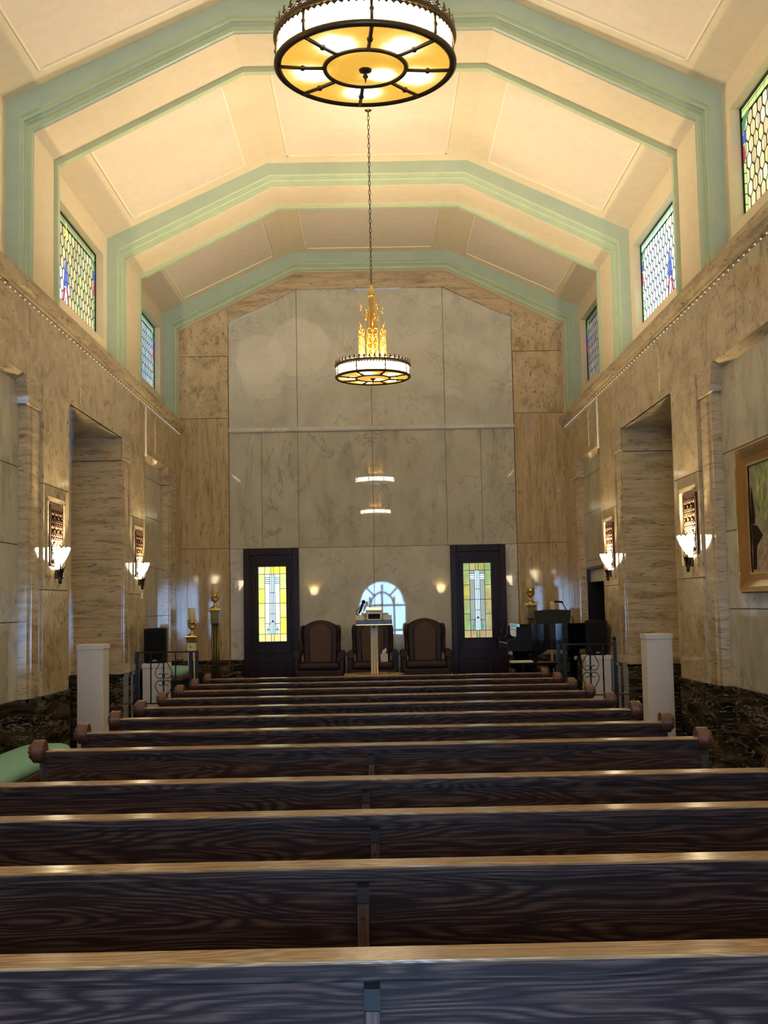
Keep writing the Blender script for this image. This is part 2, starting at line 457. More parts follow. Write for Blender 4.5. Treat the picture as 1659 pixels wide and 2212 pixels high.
    struct(b.build('baseboard_'+nm))
    # stone ledge
    b = MB().use('trav_h')
    prof = [(3.30, 4.395), (HW-.005, 4.395), (HW-.03, 4.41), (HW-.03, 4.43), (HW-.06, 4.45), (HW-.075, 4.49), (HW-.075, ZL-.005), (HW-.06, ZL), (3.30, ZL)]
    b.prism([(X(d), z) for d, z in prof], 'y', YR, YB)
    struct(b.build('trim_1' if s < 0 else 'trim_2'))
side_wall(-1); side_wall(1)

# ------------------------------------------------------------------ stained glass windows
PAL = {
 'yellow_green': [(.80, .85, .40), (.70, .72, .38), (.62, .50, .28), (.85, .78, .50), (.55, .62, .35)],
 'white_cyan': [(.60, .88, 1.0), (.72, .95, 1.0), (.80, .85, 1.0), (.88, .95, .98), (.62, .80, .95)],
 'amber': [(.95, .80, .35), (.85, .66, .28), (.70, .55, .32), (.98, .92, .62), (.90, .74, .40)],
 'pale_cyan': [(.40, .62, .75), (.52, .72, .80), (.48, .60, .70), (.62, .74, .78), (.36, .52, .66)],
 'dull': [(.26, .23, .22), (.32, .28, .25), (.22, .20, .22), (.36, .32, .28), (.28, .25, .26)],
}
PST = {'yellow_green': .62, 'white_cyan': 1.0, 'amber': .85, 'pale_cyan': .6, 'dull': .5}
for k, cols in PAL.items():
    for i, c in enumerate(cols):
        M['g_%s%d' % (k, i)] = emis('glass_%s_%d' % (k, i), c, STAIN*PST[k], tuple(min(1, q*1.15) for q in c), 9, .4, .6)
    gb = {'yellow_green': (.42, .55, .25), 'white_cyan': (.50, .85, .62), 'amber': (.62, .80, .30), 'pale_cyan': (.35, .65, .50), 'dull': (.12, .18, .12)}[k]
    M['g_%sb' % k] = emis('glass_border_%s' % k, gb, STAIN*PST[k])
M['g_blue'] = emis('glass_deep_blue', (.03, .06, .40), .35)
M['g_red'] = emis('glass_ruby', (.35, .02, .07), .28)
M['g_star'] = emis('glass_gold', (1.0, .62, .10), .6)
M['g_emer'] = emis('glass_emerald', (.04, .22, .09), .3)

def stained_window(num, s, y0, y1, pal, bright_block=False):
    z0, z1 = 4.93, 5.96
    yc = (y0+y1)/2
    root = sroot('window_%d' % num, (XC+s*(HU+.10), yc, z0))
    w, h = (y1-y0), z1-z0
    sx = -s                      # inner side direction
    # frame
    f = MB().use('lead')
    t = .018
    for (a, c, e, g) in ((-w/2, w/2, 0, t), (-w/2, w/2, h-t, h), (-w/2, -w/2+t, 0, h), (w/2-t, w/2, 0, h)):
        f.box(-.015, .015, a, c, e, g)
    f.build('frame', root)
    # lead net behind the pieces
    l = MB().use('lead'); l.box(0, s*.010, -w/2+.002, w/2-.002, .002, h-.002)
    l.build('lead_came', root)
    g = MB()
    fx = sx*.004
    def piece(pts, mat, dx=0.0):
        if len(pts) < 3: return
        g.use(mat); g.face([(fx+sx*dx, p[0], p[1]) for p in pts])
    def clip(poly, a, c, lo):
        # Sutherland-Hodgman against axis-aligned half plane: a axis, c limit, lo True keeps >= c
        out = []
        for i in range(len(poly)):
            p, q = poly[i], poly[(i+1) % len(poly)]
            ip = (p[a] >= c) if lo else (p[a] <= c); iq = (q[a] >= c) if lo else (q[a] <= c)
            if ip: out.append(p)
            if ip != iq:
                k = (c-p[a])/(q[a]-p[a]); out.append((p[0]+(q[0]-p[0])*k, p[1]+(q[1]-p[1])*k))
        return out
    bw = .10
    by0, by1, bz0, bz1 = -w/2+bw, w/2-bw, .075, h-.115
    # outer border pieces
    n = 13
    for i in range(n):
        a, c = -w/2+.022+(w-.044)*i/n, -w/2+.022+(w-.044)*(i+1)/n
        piece([(a+.004, h-.095), (c-.004, h-.095), (c-.004, h-.045), (a+.004, h-.045)], 'g_%sb' % pal)
        piece([(a+.004, h-.038), (c-.004, h-.038), (c-.004, h-.022), (a+.004, h-.022)], 'g_%sb' % pal)
        piece([(a+.004, .022), (c-.004, .022), (c-.004, .055), (a+.004, .055)], 'g_%sb' % pal)
    m_ = 9
    for i in range(m_):
        a, c = .075+(h-.20)*i/m_, .075+(h-.20)*(i+1)/m_
        for q in (-1, 1):
            e0, e1 = q*(w/2-.025), q*(w/2-bw+.008)
            piece([(e0, a+.004), (e1, a-.016), (e1, c-.024), (e0, c-.004)], 'g_%sb' % pal)
    # honeycomb of elongated hexagons
    cw, ch = .128, .172
    row = 0; z = bz0-ch
    rnd = random.Random(num*11)
    while z < bz1+ch:
        yy = by0-cw + (cw/2 if row % 2 else 0)
        while yy < by1+cw:
            k = .42; ins = .88
            hexp = [(yy-cw/2*.80, z-ch*.20), (yy, z-ch*.48*ins), (yy+cw/2*.80, z-ch*.20), (yy+cw/2*.80, z+ch*.20), (yy, z+ch*.48*ins), (yy-cw/2*.80, z+ch*.20)]
            for (a, c, lo) in ((0, by0, True), (0, by1, False), (1, bz0, True), (1, bz1, False)):
                if hexp: hexp = clip(hexp, a, c, lo)
            if len(hexp) >= 3:
                mid = (sum(p[0] for p in hexp)/len(hexp), sum(p[1] for p in hexp)/len(hexp))
                mm = 'g_%s%d' % (pal, rnd.randrange(5))
                if bright_block and -.85 < mid[0] < .12 and .05 < mid[1] < .42:
                    mm = 'g_white_cyan%d' % rnd.randrange(5)
                # some cells are split upright in two
                if rnd.random() < .45 and len(hexp) == 6:
                    L_ = clip(hexp, 0, yy-.004, False); R_ = clip(hexp, 0, yy+.004, True)
                    piece(L_, mm); piece(R_, 'g_%s%d' % (pal, rnd.randrange(5)) if not mm.startswith('g_white') else mm)
                else:
                    piece(hexp, mm)
            yy += cw
        z += ch*.70; row += 1
    g.build('glass', root, recalc=False)
    # ornaments, one mesh per motif
    g = MB()
    for q in (1, -1):       # the pointed blue and red motif, rising from the sill
        piece([(q*.004, .62), (q*.075, .40), (q*.085, .26), (q*.004, .28)], 'g_blue', .004)
        piece([(q*.010, .26), (q*.085, .25), (q*.125, .12), (q*.17, .05), (q*.10, .04), (q*.06, .14)], 'g_red', .004)
    piece([(-.05, .19), (0, .25), (.05, .19), (0, .13)], 'g_white_cyan1', .005)
    g.build('pointed_motif', root, recalc=False)
    g = MB()
    for k in range(6):
        a = PI/2+k*PI/3; r = .13 if k in (0, 3) else .09
        c = (0, h-.17)
        piece([(c[0]+.025*math.cos(a-.6), c[1]+.025*math.sin(a-.6)), (c[0]+r*math.cos(a), c[1]+r*1.1*math.sin(a)), (c[0]+.025*math.cos(a+.6), c[1]+.025*math.sin(a+.6))], 'g_star', .005)
    g.build('star_motif', root, recalc=False)
    for q in (1, -1):
        g = MB()
        e = q*(w/2-.03)
        piece([(e, h-.16), (e-q*.05, h-.10), (e-q*.16, h-.09), (e-q*.22, h-.13), (e-q*.12, h-.16), (e-q*.07, h-.21), (e, h-.26)], 'g_emer', .004)
        piece([(e, h-.27), (e-q*.07, h-.22), (e-q*.10, h-.30), (e-q*.05, h-.34), (e, h-.34)], 'g_blue', .004)
        piece([(e, h-.35), (e-q*.05, h-.35), (e-q*.07, h-.48), (e, h-.52)], 'g_red', .004)
        g.use('lead')
        g.build('corner_scroll', root, recalc=False)
    # thin lead lines crossing above
    l = MB().use('lead')
    for zz in (h-.105, .066):
        l.box(-.007, .007, -w/2, w/2, zz-.008, zz+.008)
    l.build('lead_bar', root)
stained_window(1, -1, 11.10, 13.75, 'yellow_green', True)
stained_window(2, -1, 14.95, 17.43, 'pale_cyan')
stained_window(3, 1, 11.10, 13.75, 'white_cyan')
stained_window(4, 1, 14.95, 17.43, 'dull')
stained_window(5, 1, 7.23, 9.87, 'amber')
stained_window(6, -1, 7.23, 9.87, 'pale_cyan')
stained_window(8, 1, 3.36, 6.00, 'white_cyan')
stained_window(9, -1, 3.36, 6.00, 'white_cyan')
stained_window(10, 1, -.51, 2.13, 'white_cyan')
stained_window(11, -1, -.51, 2.13, 'white_cyan')

# ------------------------------------------------------------------ ceiling
HC, FC = (HU, 6.22), (1.225, 7.13)
b = MB().use('cream')
P = [(XC-HU-.25, 6.22-.116), (XC-HU, 6.22), (XC-FC[0], FC[1]), (XC+FC[0], FC[1]), (XC+HU, 6.22), (XC+HU+.25, 6.22-.116)]
b.prism(P + [(p[0], p[1]+.12) for p in P[::-1]], 'y', YR, YB+.1)
# raised fields with a bead round each, between the ribs
def field(p0, p1, y0, y1, e0, e1):
    """p0,p1: cross-section ends of a ceiling plane (x,z); e0,e1 inset from the ends"""
    a = Vector((p0[0], 0, p0[1])); c = Vector((p1[0], 0, p1[1])); t = (c-a).normalized()
    n = Vector((t.z, 0, -t.x))
    if n.z > 0: n = -n
    L = (c-a).length
    def Q(u, y, k): 
        p = a+t*u+n*k; return (p.x, y, p.z)
    def slab(u0, u1, ya, yb, k0, k1):
        b.loft([[Q(u0, ya, k), Q(u1, ya, k), Q(u1, yb, k), Q(u0, yb, k)] for k in (k0, k1)], smooth=False)
    b.use('panel'); slab(e0, L-e1, y0, y1, -.01, .012)
    b.use('bead_p'); w = .024
    slab(e0, L-e1, y0, y0+w, 0, .024); slab(e0, L-e1, y1-w, y1, 0, .024)
    slab(e0, e0+w, y0, y1, 0, .024); slab(L-e1-w, L-e1, y0, y1, 0, .024)
for r0_, r1_ in zip(RIBS[:-1], RIBS[1:]):
    y0, y1 = r0_+.84+.26, r1_-.26
    field((XC-HU, 6.22), (XC-FC[0], FC[1]), y0, y1, .40, .26)
    field((XC-FC[0], FC[1]), (XC+FC[0], FC[1]), y0, y1, .26, .26)
    field((XC+FC[0], FC[1]), (XC+HU, 6.22), y0, y1, .26, .40)
struct(b.build('ceiling'))

def rib(num, y0, depth):
    def path(t):
        h = (HU-.217*t, 6.22-.24*t); f = (1.225-.055*t, 7.13-.26*t)
        return [(XC-h[0], ZL), (XC-h[0], h[1]), (XC-f[0], f[1]), (XC+f[0], f[1]), (XC+h[0], h[1]), (XC+h[0], ZL)]
    # profile: (y offset, t, colour of the strip that follows)
    prof = [(0, 0, 'teal'), (0, .56, 'green'), (.025, .60, 'green'), (.025, .68, 'teal'), (.05, .70, 'teal'), (.05, .74, 'green'), (.085, .78, 'green'), (.085, .94, 'teal'), (.12, .97, 'cream')]
    if depth > .5:
        prof += [(.12, 1.0, 'cream'), (depth-.07, 1.0, 'green'), (depth-.07, 1.17, 'green'), (depth, 1.17, 'cream'), (depth, 0, None)]
    else:
        prof += [(.12, 1.0, 'cream'), (depth, 1.0, None)]
    b = MB()
    for (ya, ta, ma), (yb, tb, _) in zip(prof[:-1], prof[1:]):
        pa, pb = path(ta), path(tb)
        b.use(ma)
        for i in range(5):
            b.face([(pa[i][0], y0+ya, pa[i][1]), (pa[i+1][0], y0+ya, pa[i+1][1]), (pb[i+1][0], y0+yb, pb[i+1][1]), (pb[i][0], y0+yb, pb[i][1])])
    bmesh.ops.remove_doubles(b.bm, verts=b.bm.verts[:], dist=1e-5)
    struct(b.build('trim_%d' % num))
for i, y in enumerate(RIBS):
    rib(11+i, y, .84 if i < 5 else YB-17.6)

# ------------------------------------------------------------------ back wall
b = MB()
b.use('joint'); b.box(XC-3.6, XC+3.6, YB+.012, YB+.4, 0, 7.3)
def bslab(x0, x1, z0, z1, mat, proud=0.0, g=.004):
    b.use(mat); b.box(x0+g, x1-g, YB-proud, YB+.05, z0+g, z1-g)
PL0, PL1, PR0, PR1 = XC-HW-.05, -2.252, 2.152, XC+HW+.05
def zarch(x, t=1.0, dz=0.0):
    h = (HU-.217*t, 6.22-.24*t); f = (1.225-.055*t, 7.13-.26*t)
    d = abs(x-XC)
    if d <= f[0]: return f[1]-dz
    k = (d-f[0])/(h[0]-f[0]); return f[1]+(h[1]-f[1])*k-dz
for (x0, x1) in ((PL0, PL1), (PR0, PR1)):
    for z0, z1, mt_ in ((.92, 2.62, 'trav_v'), (2.62, 4.63, 'trav_v'), (4.63, 5.60, 'trav')):
        bslab(x0, x1, z0, z1, mt_, .03)
    b.use('trav')
    b.prism([(x0, 5.604), (x1, 5.604), (x1, zarch(x1)-.0), (x0, zarch(x0))], 'y', YB-.03, YB+.05)
# band under the arch
BW = .235
fx = 1.17
for pts in ([(PL1+.004, zarch(PL1)), (XC-fx, zarch(XC-fx)), (XC-fx+.03, zarch(0)-BW), (PL1+.004, zarch(PL1)-BW)],
            [(XC-fx, zarch(0)), (XC+fx, zarch(0)), (XC+fx-.03, zarch(0)-BW), (XC-fx+.03, zarch(0)-BW)],
            [(XC+fx, zarch(XC+fx)), (PR0-.004, zarch(PR0)), (PR0-.004, zarch(PR0)-BW), (XC+fx-.03, zarch(0)-BW)]):
    b.use('trav_h'); b.prism(pts, 'y', YB-.035, YB+.05)
# pale upper marble in four leaves
for (x0, x1) in ((PL1, -1.19), (-1.19, -.04), (-.04, 1.088), (1.088, PR0)):
    za, zb = zarch(x0)-BW+.0, zarch(x1)-BW
    if x0 == -.04 or x1 == -.04: za = zb = zarch(0)-BW
    if x1 == -1.19: zb = zarch(0)-BW
    if x0 == 1.088: za = zarch(0)-BW
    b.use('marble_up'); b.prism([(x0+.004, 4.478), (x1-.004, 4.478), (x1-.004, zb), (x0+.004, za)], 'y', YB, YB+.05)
# darker lower marble
for (x0, x1) in ((PL1, -1.75), (-1.75, -1.19), (-1.19, -.04), (-.04, 1.088), (1.088, 1.63), (1.63, PR0)):
    bslab(x0, x1, 2.61, 4.40, 'marble', g=.0035)
for (x0, x1) in ((-1.199, -.05), (-.05, 1.121)):
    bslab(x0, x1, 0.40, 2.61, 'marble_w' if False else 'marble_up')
for (x0, x1) in ((PL1, -2.035), (1.959, PR0)):
    bslab(x0, x1, .92, 2.61, 'marble_w')
struct(b.build('wall_back'))
b = MB().use('marble_w')
b.prism([(YB+.02, 4.40), (YB-.015, 4.40), (YB-.03, 4.42), (YB-.03, 4.455), (YB-.015, 4.475), (YB+.02, 4.475)], 'x', PL1, PR0)
struct(b.build('trim_3'))
b = MB().use('black')
for (x0, x1) in ((PL0+.05, -2.037), (1.961, PR1-.05)):
    b.box(x0, x1, YB-.045, YB+.02, PZ, .92)
    b.box(x0, x1, YB-.055, YB+.02, .89, .92)
struct(b.build('baseboard_back'))

# rear wall with the arched entrance glazing (behind the viewer, mirrored in the polished marble)
b = MB().use('trav')
ax0, ax1, az = -.62, .90, 2.55
b.box(XC-3.6, ax0, YR-.3, YR, 0, 7.3); b.box(ax1, XC+3.6, YR-.3, YR, 0, 7.3); b.box(ax0, ax1, YR-.3, YR, az, 7.3)
acx, ar = (ax0+ax1)/2, (ax1-ax0)/2
n = 14
arc = [(acx+ar*math.cos(PI*i/n), az-ar+ar*math.sin(PI*i/n)) for i in range(n+1)]
for i in range(n):
    p, q = arc[i], arc[i+1]
    b.prism([p, q, (q[0], az+.001), (p[0], az+.001)], 'y', YR-.3, YR)
struct(b.build('wall_rear'))
M['day'] = emis('entrance_daylight_glass', (.30, .58, 1.0), DOOR_DAY, (.44, .70, 1.0), 3)
wr = sroot('window_7', (acx, YR-.1, 0))
g = MB().use('day')
ring = [(p[0]-acx, p[1]) for p in arc]
g.prism([(-ar, .0), (ar, .0)] + ring[0:], 'y', -.02, 0)
g.build('glass', wr)
g = MB().use('white')
for x in (-.40, .0, .40):
    g.box(x-.035, x+.035, 0, .06, 0, 2.0 if x else 2.4)
for z in (.9, 1.72, .45):
    g.box(-ar, ar, 0, .06, z-.035, z+.035)
for a in (.25*PI, .75*PI):
    g.tube([(.3*math.cos(a), .03, az-ar+.3*math.sin(a)), (ar*math.cos(a), .03, az-ar+ar*math.sin(a))], .035, 6)
g.tube([(.36*math.cos(PI*i/12), .03, az-ar+.36*math.sin(PI*i/12)) for i in range(13)], .035, 6)
g.tube([((ar-.02)*math.cos(PI*i/16), .03, az-ar+(ar-.02)*math.sin(PI*i/16)) for i in range(17)], .04, 6)
g.build('window_frame', wr)

# ------------------------------------------------------------------ doors in the back wall
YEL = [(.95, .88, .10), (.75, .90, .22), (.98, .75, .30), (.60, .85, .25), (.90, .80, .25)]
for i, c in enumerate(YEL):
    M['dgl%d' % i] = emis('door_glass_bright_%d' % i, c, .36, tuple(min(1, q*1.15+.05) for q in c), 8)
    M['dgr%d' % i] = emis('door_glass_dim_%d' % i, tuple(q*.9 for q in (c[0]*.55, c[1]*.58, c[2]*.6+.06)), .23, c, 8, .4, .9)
M['dcl'] = emis('door_glass_clear_bright', (.82, .95, .90), .34)
M['dcr'] = emis('door_glass_clear_dim', (.30, .38, .36), .28)
M['dcb'] = emis('door_glass_blue_white', (.55, .78, 1.0), .42)
M['dlv'] = emis('door_glass_leaf', (.02, .38, .22), .35)
M['dor'] = emis('door_glass_orange', (.95, .5, .25), .5)
def back_door(num, x0, x1, mirror, key, z1=2.602):
    root = sroot('door_%d' % num, ((x0+x1)/2, YB, PZ))
    w = (x1-x0)/2; H = z1-PZ
    f = MB().use('mahog')
    f.box(-w, -w+.09, -.10, .05, 0, H, .008); f.box(w-.09, w, -.10, .05, 0, H, .008); f.box(-w+.09, w-.09, -.10, .05, H-.10, H, .008)
    f.box(-w+.09, -w+.105, -.075, .05, 0, H-.1); f.box(w-.105, w-.09, -.075, .05, 0, H-.1)
    f.build('door_frame', root)
    q = -1 if not mirror else 1
    gx0, gx1 = (-.202, .223) if not mirror else (-.228, .196)
    gz0, gz1 = 1.19-PZ, 2.33-PZ
    l = MB().use('mahog')
    iw = w-.105
    l.box(-iw, iw, -.02, .02, .0, gz0-.0); l.box(-iw, iw, -.02, .02, gz1, H-.1)
    l.box(-iw, gx0, -.02, .02, gz0, gz1); l.box(gx1, iw, -.02, .02, gz0, gz1)
    # raised mouldings round the glass and the lower rail
    for k, e in ((.10, .034), (.055, .045), (.02, .034)):
        a, c, d_, t = gx0-k, gx1+k, gz0-k*(3.1 if k > .03 else 1), gz1+k
        a, c = max(a, -iw+.01), min(c, iw-.01)
        for (xa, xb, za, zb) in ((a, a+.016, d_, t), (c-.016, c, d_, t), (a, c, d_, d_+.016), (a, c, t-.016, t)):
            l.box(xa, xb, -e, 0, za, zb, .004)
    l.box(-iw+.10, iw-.10, -.03, 0, .12, .42, .006)
    l.build('door_leaf', root)
    # leaded glass
    g = MB()
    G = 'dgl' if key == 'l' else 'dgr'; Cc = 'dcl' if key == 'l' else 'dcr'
    W_, H_ = gx1-gx0, gz1-gz0
    rn = random.Random(num*5+2)
    g.use('lead'); g.box(gx0, gx1, -.004, .01, gz0, gz1)
    def pc(u0, u1, v0, v1, mt_, y=-.006):
        e = .004
        g.use(mt_); g.face([(gx0+W_*u0+e, y, gz0+H_*v0+e), (gx0+W_*u1-e, y, gz0+H_*v0+e), (gx0+W_*u1-e, y, gz0+H_*v1-e), (gx0+W_*u0+e, y, gz0+H_*v1-e)])
    us = [0, .23, .45, .55, .77, 1]
    for a, c in zip(us[:-1], us[1:]):
        pc(a, c, .90, 1, G+str(rn.randrange(5))); pc(a, c, 0, .10, 'dor' if (.2 < a < .5 and key == 'l') else G+str(rn.randrange(5)))
    vs = [.10, .32, .51, .705, .90]
    for a, c in zip(vs[:-1], vs[1:]):
        pc(0, .23, a, c, G+str(rn.randrange(5))); pc(.77, 1, a, c, G+str(rn.randrange(5)))
    for (u0, u1) in ((.23, .41), (.59, .77)):
        pc(u0, u1, .51, .775, Cc); pc(u0, u1, .24, .51, Cc); pc(u0, u1, .10, .24, Cc); pc(u0, u1, .855, .90, Cc)
    # the cross in blue-white bevels
    for (u0, u1) in ((.41, .475), (.475, .535), (.535, .59)):
        for a, c in ((.10, .37), (.37, .51), (.51, .65), (.65, .90)):
            pc(u0, u1, a, c, 'dcb')
    for (v0, v1) in ((.775, .80), (.80, .83), (.83, .855)):
        for (u0, u1) in ((.23, .41), (.59, .77)):
            pc(u0, u1, v0, v1, 'dcb')
    # leaves at the foot
    for sgn in (-1, 1):
        cx = .5+sgn*.16
        g.use('dlv')
        pts = [(cx-.10, .14), (cx-.05, .165), (cx, .175), (cx+.05, .165), (cx+.10, .14), (cx+.03, .15), (cx, .155), (cx-.03, .15)]
        g.face([(gx0+W_*u, -.009, gz0+H_*v) for u, v in pts])
    o = g.build('stained_glass', root, recalc=False)
    ld = MB().use('lead')
    for sgn in (-1, 1):
        ld.tube([(gx0+W_*(.5+sgn*.16*math.sin(t*PI/2/8)), -.010, gz0+H_*(.10+.165*math.cos(t*PI/2/8)**.6 if t < 8 else .10)) for t in range(9)], .0035, 5)
    ld.cyl((gx0+W_*.5, -.012, gz0+H_*.27), .014, .006, 12, 'y')
    ld.build('lead_line', root)
    kx = -.35 if not mirror else .345
    h = MB().use('silver')
    h.box(kx-.018, kx+.022, -.05, -.02, 1.45-PZ, 1.53-PZ, .008); h.cyl((kx+.002, -.065, 1.475-PZ), .012, .03, 12, 'y')
    h.box(kx-.012, kx+.016, -.056, -.03, 1.50-PZ, 1.525-PZ, .004)
    h.build('keypad_lock', root)
    h = MB().use('copper'); h.box(kx-.018, kx+.018, -.035, -.02, 1.19-PZ, 1.335-PZ, .006)
    h.build('door_plate', root)
    h = MB().use('gold_edge'); h.lathe([(.010, -.03), (.010, -.05), (.024, -.055), (.028, -.07), (.02, -.085), (.003, -.088)], (kx, 0, 1.295-PZ), 16, 'y')
    h.build('door_knob', root)
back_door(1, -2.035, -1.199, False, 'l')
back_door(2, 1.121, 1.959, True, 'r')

# dark doorway in the right side wall
root = sroot('door_3', (XC+HW+.09, 15.78, PZ))
X0 = XC+HW+.09
f = MB().use('mahog')
f.box(-.03, .30, .80, .84, 0, 1.76); f.box(-.03, .30, -.74, -.70, 0, 1.76); f.box(-.03, .30, -.74, .84, 1.73, 1.77)
f.use('marble_w'); f.box(.02, .40, -.70, .80, 1.56, 1.73)
f.build('door_frame', root)
f = MB().use('dark'); f.box(.40, .44, -.72, .82, 0, 1.75); f.build('door_leaf', root)
f = MB().use('dark'); f.box(0, .40, .78, .80, 0, 1.56)
f.build('door_jamb', root)

# ------------------------------------------------------------------ pews
PEWL = 1.95
def make_pew(label):
    t = thing('church_pew', label, 'pew', group='oak pews in rows')
    w = PEWL-.05
    b = MB().use('oak'); b.box(-w, w, .028, .060, .46, .852)
    b.box(-w, w, .022, .05, .846, .868, .004)
    b.box(-w, w, .03, .05, .20, .46)
    b.build('backrest', t)
    b = MB().use('cap'); b.box(-w, w, .0, .112, .891, .900, .003); b.use('oak'); b.box(-w, w, .001, .110, .868, .891); b.build('cap_rail', t)
    b = MB().use('oak'); b.box(-w, w, .05, .50, .415, .45, .008); b.box(-w, w, .44, .47, .33, .415); b.build('seat', t)
    b = MB().use('stile')
    b.box(-.018, .018, .002, .034, 0, .80, .004)
    b.build('centre_stile', t)
    b = MB().use('clip')
    b.prism([(.034, .855), (.006, .835), (.0, .80), (-.002, .79), (.004, .785), (.034, .785)], 'x', -.0185, .0185)
    b.build('stile_bracket', t)
    b = MB().use('silver'); b.cyl((0, -.001, .745), .0065, .004, 10, 'y'); b.build('screw', t)
    for s in (-1, 1):
        x0, x1 = s*(PEWL-.05), s*(PEWL-.005)
        b = MB().use('oak_v')
        prof = [(.035, 0), (.035, .80), (.03, .86), (.09, .86), (.13, .80), (.16, .72), (.30, .64), (.46, .62), (.50, .58), (.50, 0)]
        b.prism(prof, 'x', x0, x1)
        b.build('end_panel', t)
        sc = MB().use('brown')
        xa, xb = s*(PEWL-.052), s*(PEWL+.024)
        R_ = .067
        sc.lathe([(R_*.96, xa), (R_, xa+s*.004), (R_, xb-s*.018), (R_*.97, xb-s*.010), (R_*.80, xb-s*.008), (R_*.78, xb)], (0, .05, .893), 48, 'x', smooth=False)
        scr = sc.build('scroll', bpy.data.objects[t.name] if False else t.children[-1])
        ro = MB().use('brown')
        for k in range(8):
            a = 2*PI*k/8
            ro.sphere((xb+s*.004, .05+.034*math.cos(a), .893+.034*math.sin(a)), .013, 8)
        ro.sphere((xb+s*.008, .05, .893), .018, 10)
        ro.build('rosette', t.children[-1])
    return t
pew_y = [2.72, 3.68, 4.60, 5.52] + [6.86+.95*k for k in range(8)]
brx = [-.015, -.048, -.013, -.058, -.04, -.02, -.015, -.02, -.015, -.02, -.018, -.02]
ordl = ['nearest pew, cut by the bottom edge of the photo, wide grain and bracket in front',
        'second pew from the viewer, dark oak back running out of frame both sides',
        'third pew from the viewer, dark oak with swirling grain, ends out of frame',
        'fourth pew from the viewer, last one running past both photo edges',
        'fifth pew from the viewer, nearest with both scroll ends, beside green bench cushion',
        'sixth pew from the viewer, its scroll ends overlapping the tall white pedestals',
        'seventh pew from the viewer, sixth row back from the chancel platform',
        'eighth pew from the viewer, fifth row back from the chancel platform',
        'ninth pew from the viewer, fourth row back from the chancel platform',
        'tenth pew from the viewer, third row back from the chancel platform',
        'eleventh pew from the viewer, second row back from the chancel platform',
        'farthest and front-most pew, right below the lectern and wing chairs']
p0 = make_pew(ordl[0])
for i, y in enumerate(pew_y):
    t = p0 if i == 0 else copy_tree(p0)
    t.location = (XC, y, 0)
    t['label'] = ordl[i]
    for ch in t.children:
        if ch.name.split('.')[0] in ('centre_stile', 'stile_bracket', 'screw'):
            ch.location.x = brx[i]-XC*.6

# ------------------------------------------------------------------ chandeliers
M['ch_side'] = emis('chandelier_side_glass', (1.0, .86, .58), CH_SIDE)
def lit_glass(name, amber, hot, reach):
    mt, nt, b = new_mat(name)
    N, L = nt.nodes, nt.links
    tc = N.new('ShaderNodeTexCoord'); last = None
    for k in range(6):
        a = 2*PI*k/5+.4
        p = (.25*math.cos(a), .25*math.sin(a), 0) if k < 5 else (.07, .06, 0)
        d = N.new('ShaderNodeVectorMath'); d.operation = 'DISTANCE'; d.inputs[1].default_value = p
        L.new(tc.outputs['Object'], d.inputs[0])
        if last is None: last = d.outputs['Value']
        else:
            mn = N.new('ShaderNodeMath'); mn.operation = 'SMOOTH_MIN'; mn.inputs[2].default_value = .03
            L.new(last, mn.inputs[0]); L.new(d.outputs['Value'], mn.inputs[1]); last = mn.outputs[0]
    n = N.new('ShaderNodeTexNoise'); n.inputs['Scale'].default_value = 11; n.inputs['Detail'].default_value = 5; L.new(tc.outputs['Object'], n.inputs['Vector'])
    ad = N.new('ShaderNodeMath'); ad.operation = 'MULTIPLY_ADD'; ad.inputs[1].default_value = .07; L.new(n.outputs['Fac'], ad.inputs[0]); L.new(last, ad.inputs[2])
    r = N.new('ShaderNodeValToRGB'); r.color_ramp.interpolation = 'B_SPLINE'
    sc = N.new('ShaderNodeMapRange'); sc.inputs[1].default_value = .02; sc.inputs[2].default_value = reach; L.new(ad.outputs[0], sc.inputs[0]); L.new(sc.outputs[0], r.inputs[0])
    r.color_ramp.elements[0].position = .0; r.color_ramp.elements[0].color = (*hot, 1)
    r.color_ramp.elements[1].position = 1.0; r.color_ramp.elements[1].color = (*amber, 1)
    e = r.color_ramp.elements.new(.38); e.color = (.5, .4, .18, 1)
    e = r.color_ramp.elements.new(.65); e.color = (*[q*1.25 for q in amber], 1)
    L.new(r.outputs[0], b.inputs['Emission Color']); b.inputs['Emission Strength'].default_value = 1
    b.inputs['Base Color'].default_value = (.3, .18, .05, 1); b.inputs['Roughness'].default_value = .25
    return mt
M['ch_bot'] = lit_glass('chandelier_amber_glass', (.25, .13, .017), (CH_BOTTOM*2.4, CH_BOTTOM*1.9, CH_BOTTOM*1.1), .21)
M['ch_cen'] = lit_glass('chandelier_centre_glass', (.22, .115, .013), (CH_BOTTOM*2.0, CH_BOTTOM*1.6, CH_BOTTOM*.9), .17)
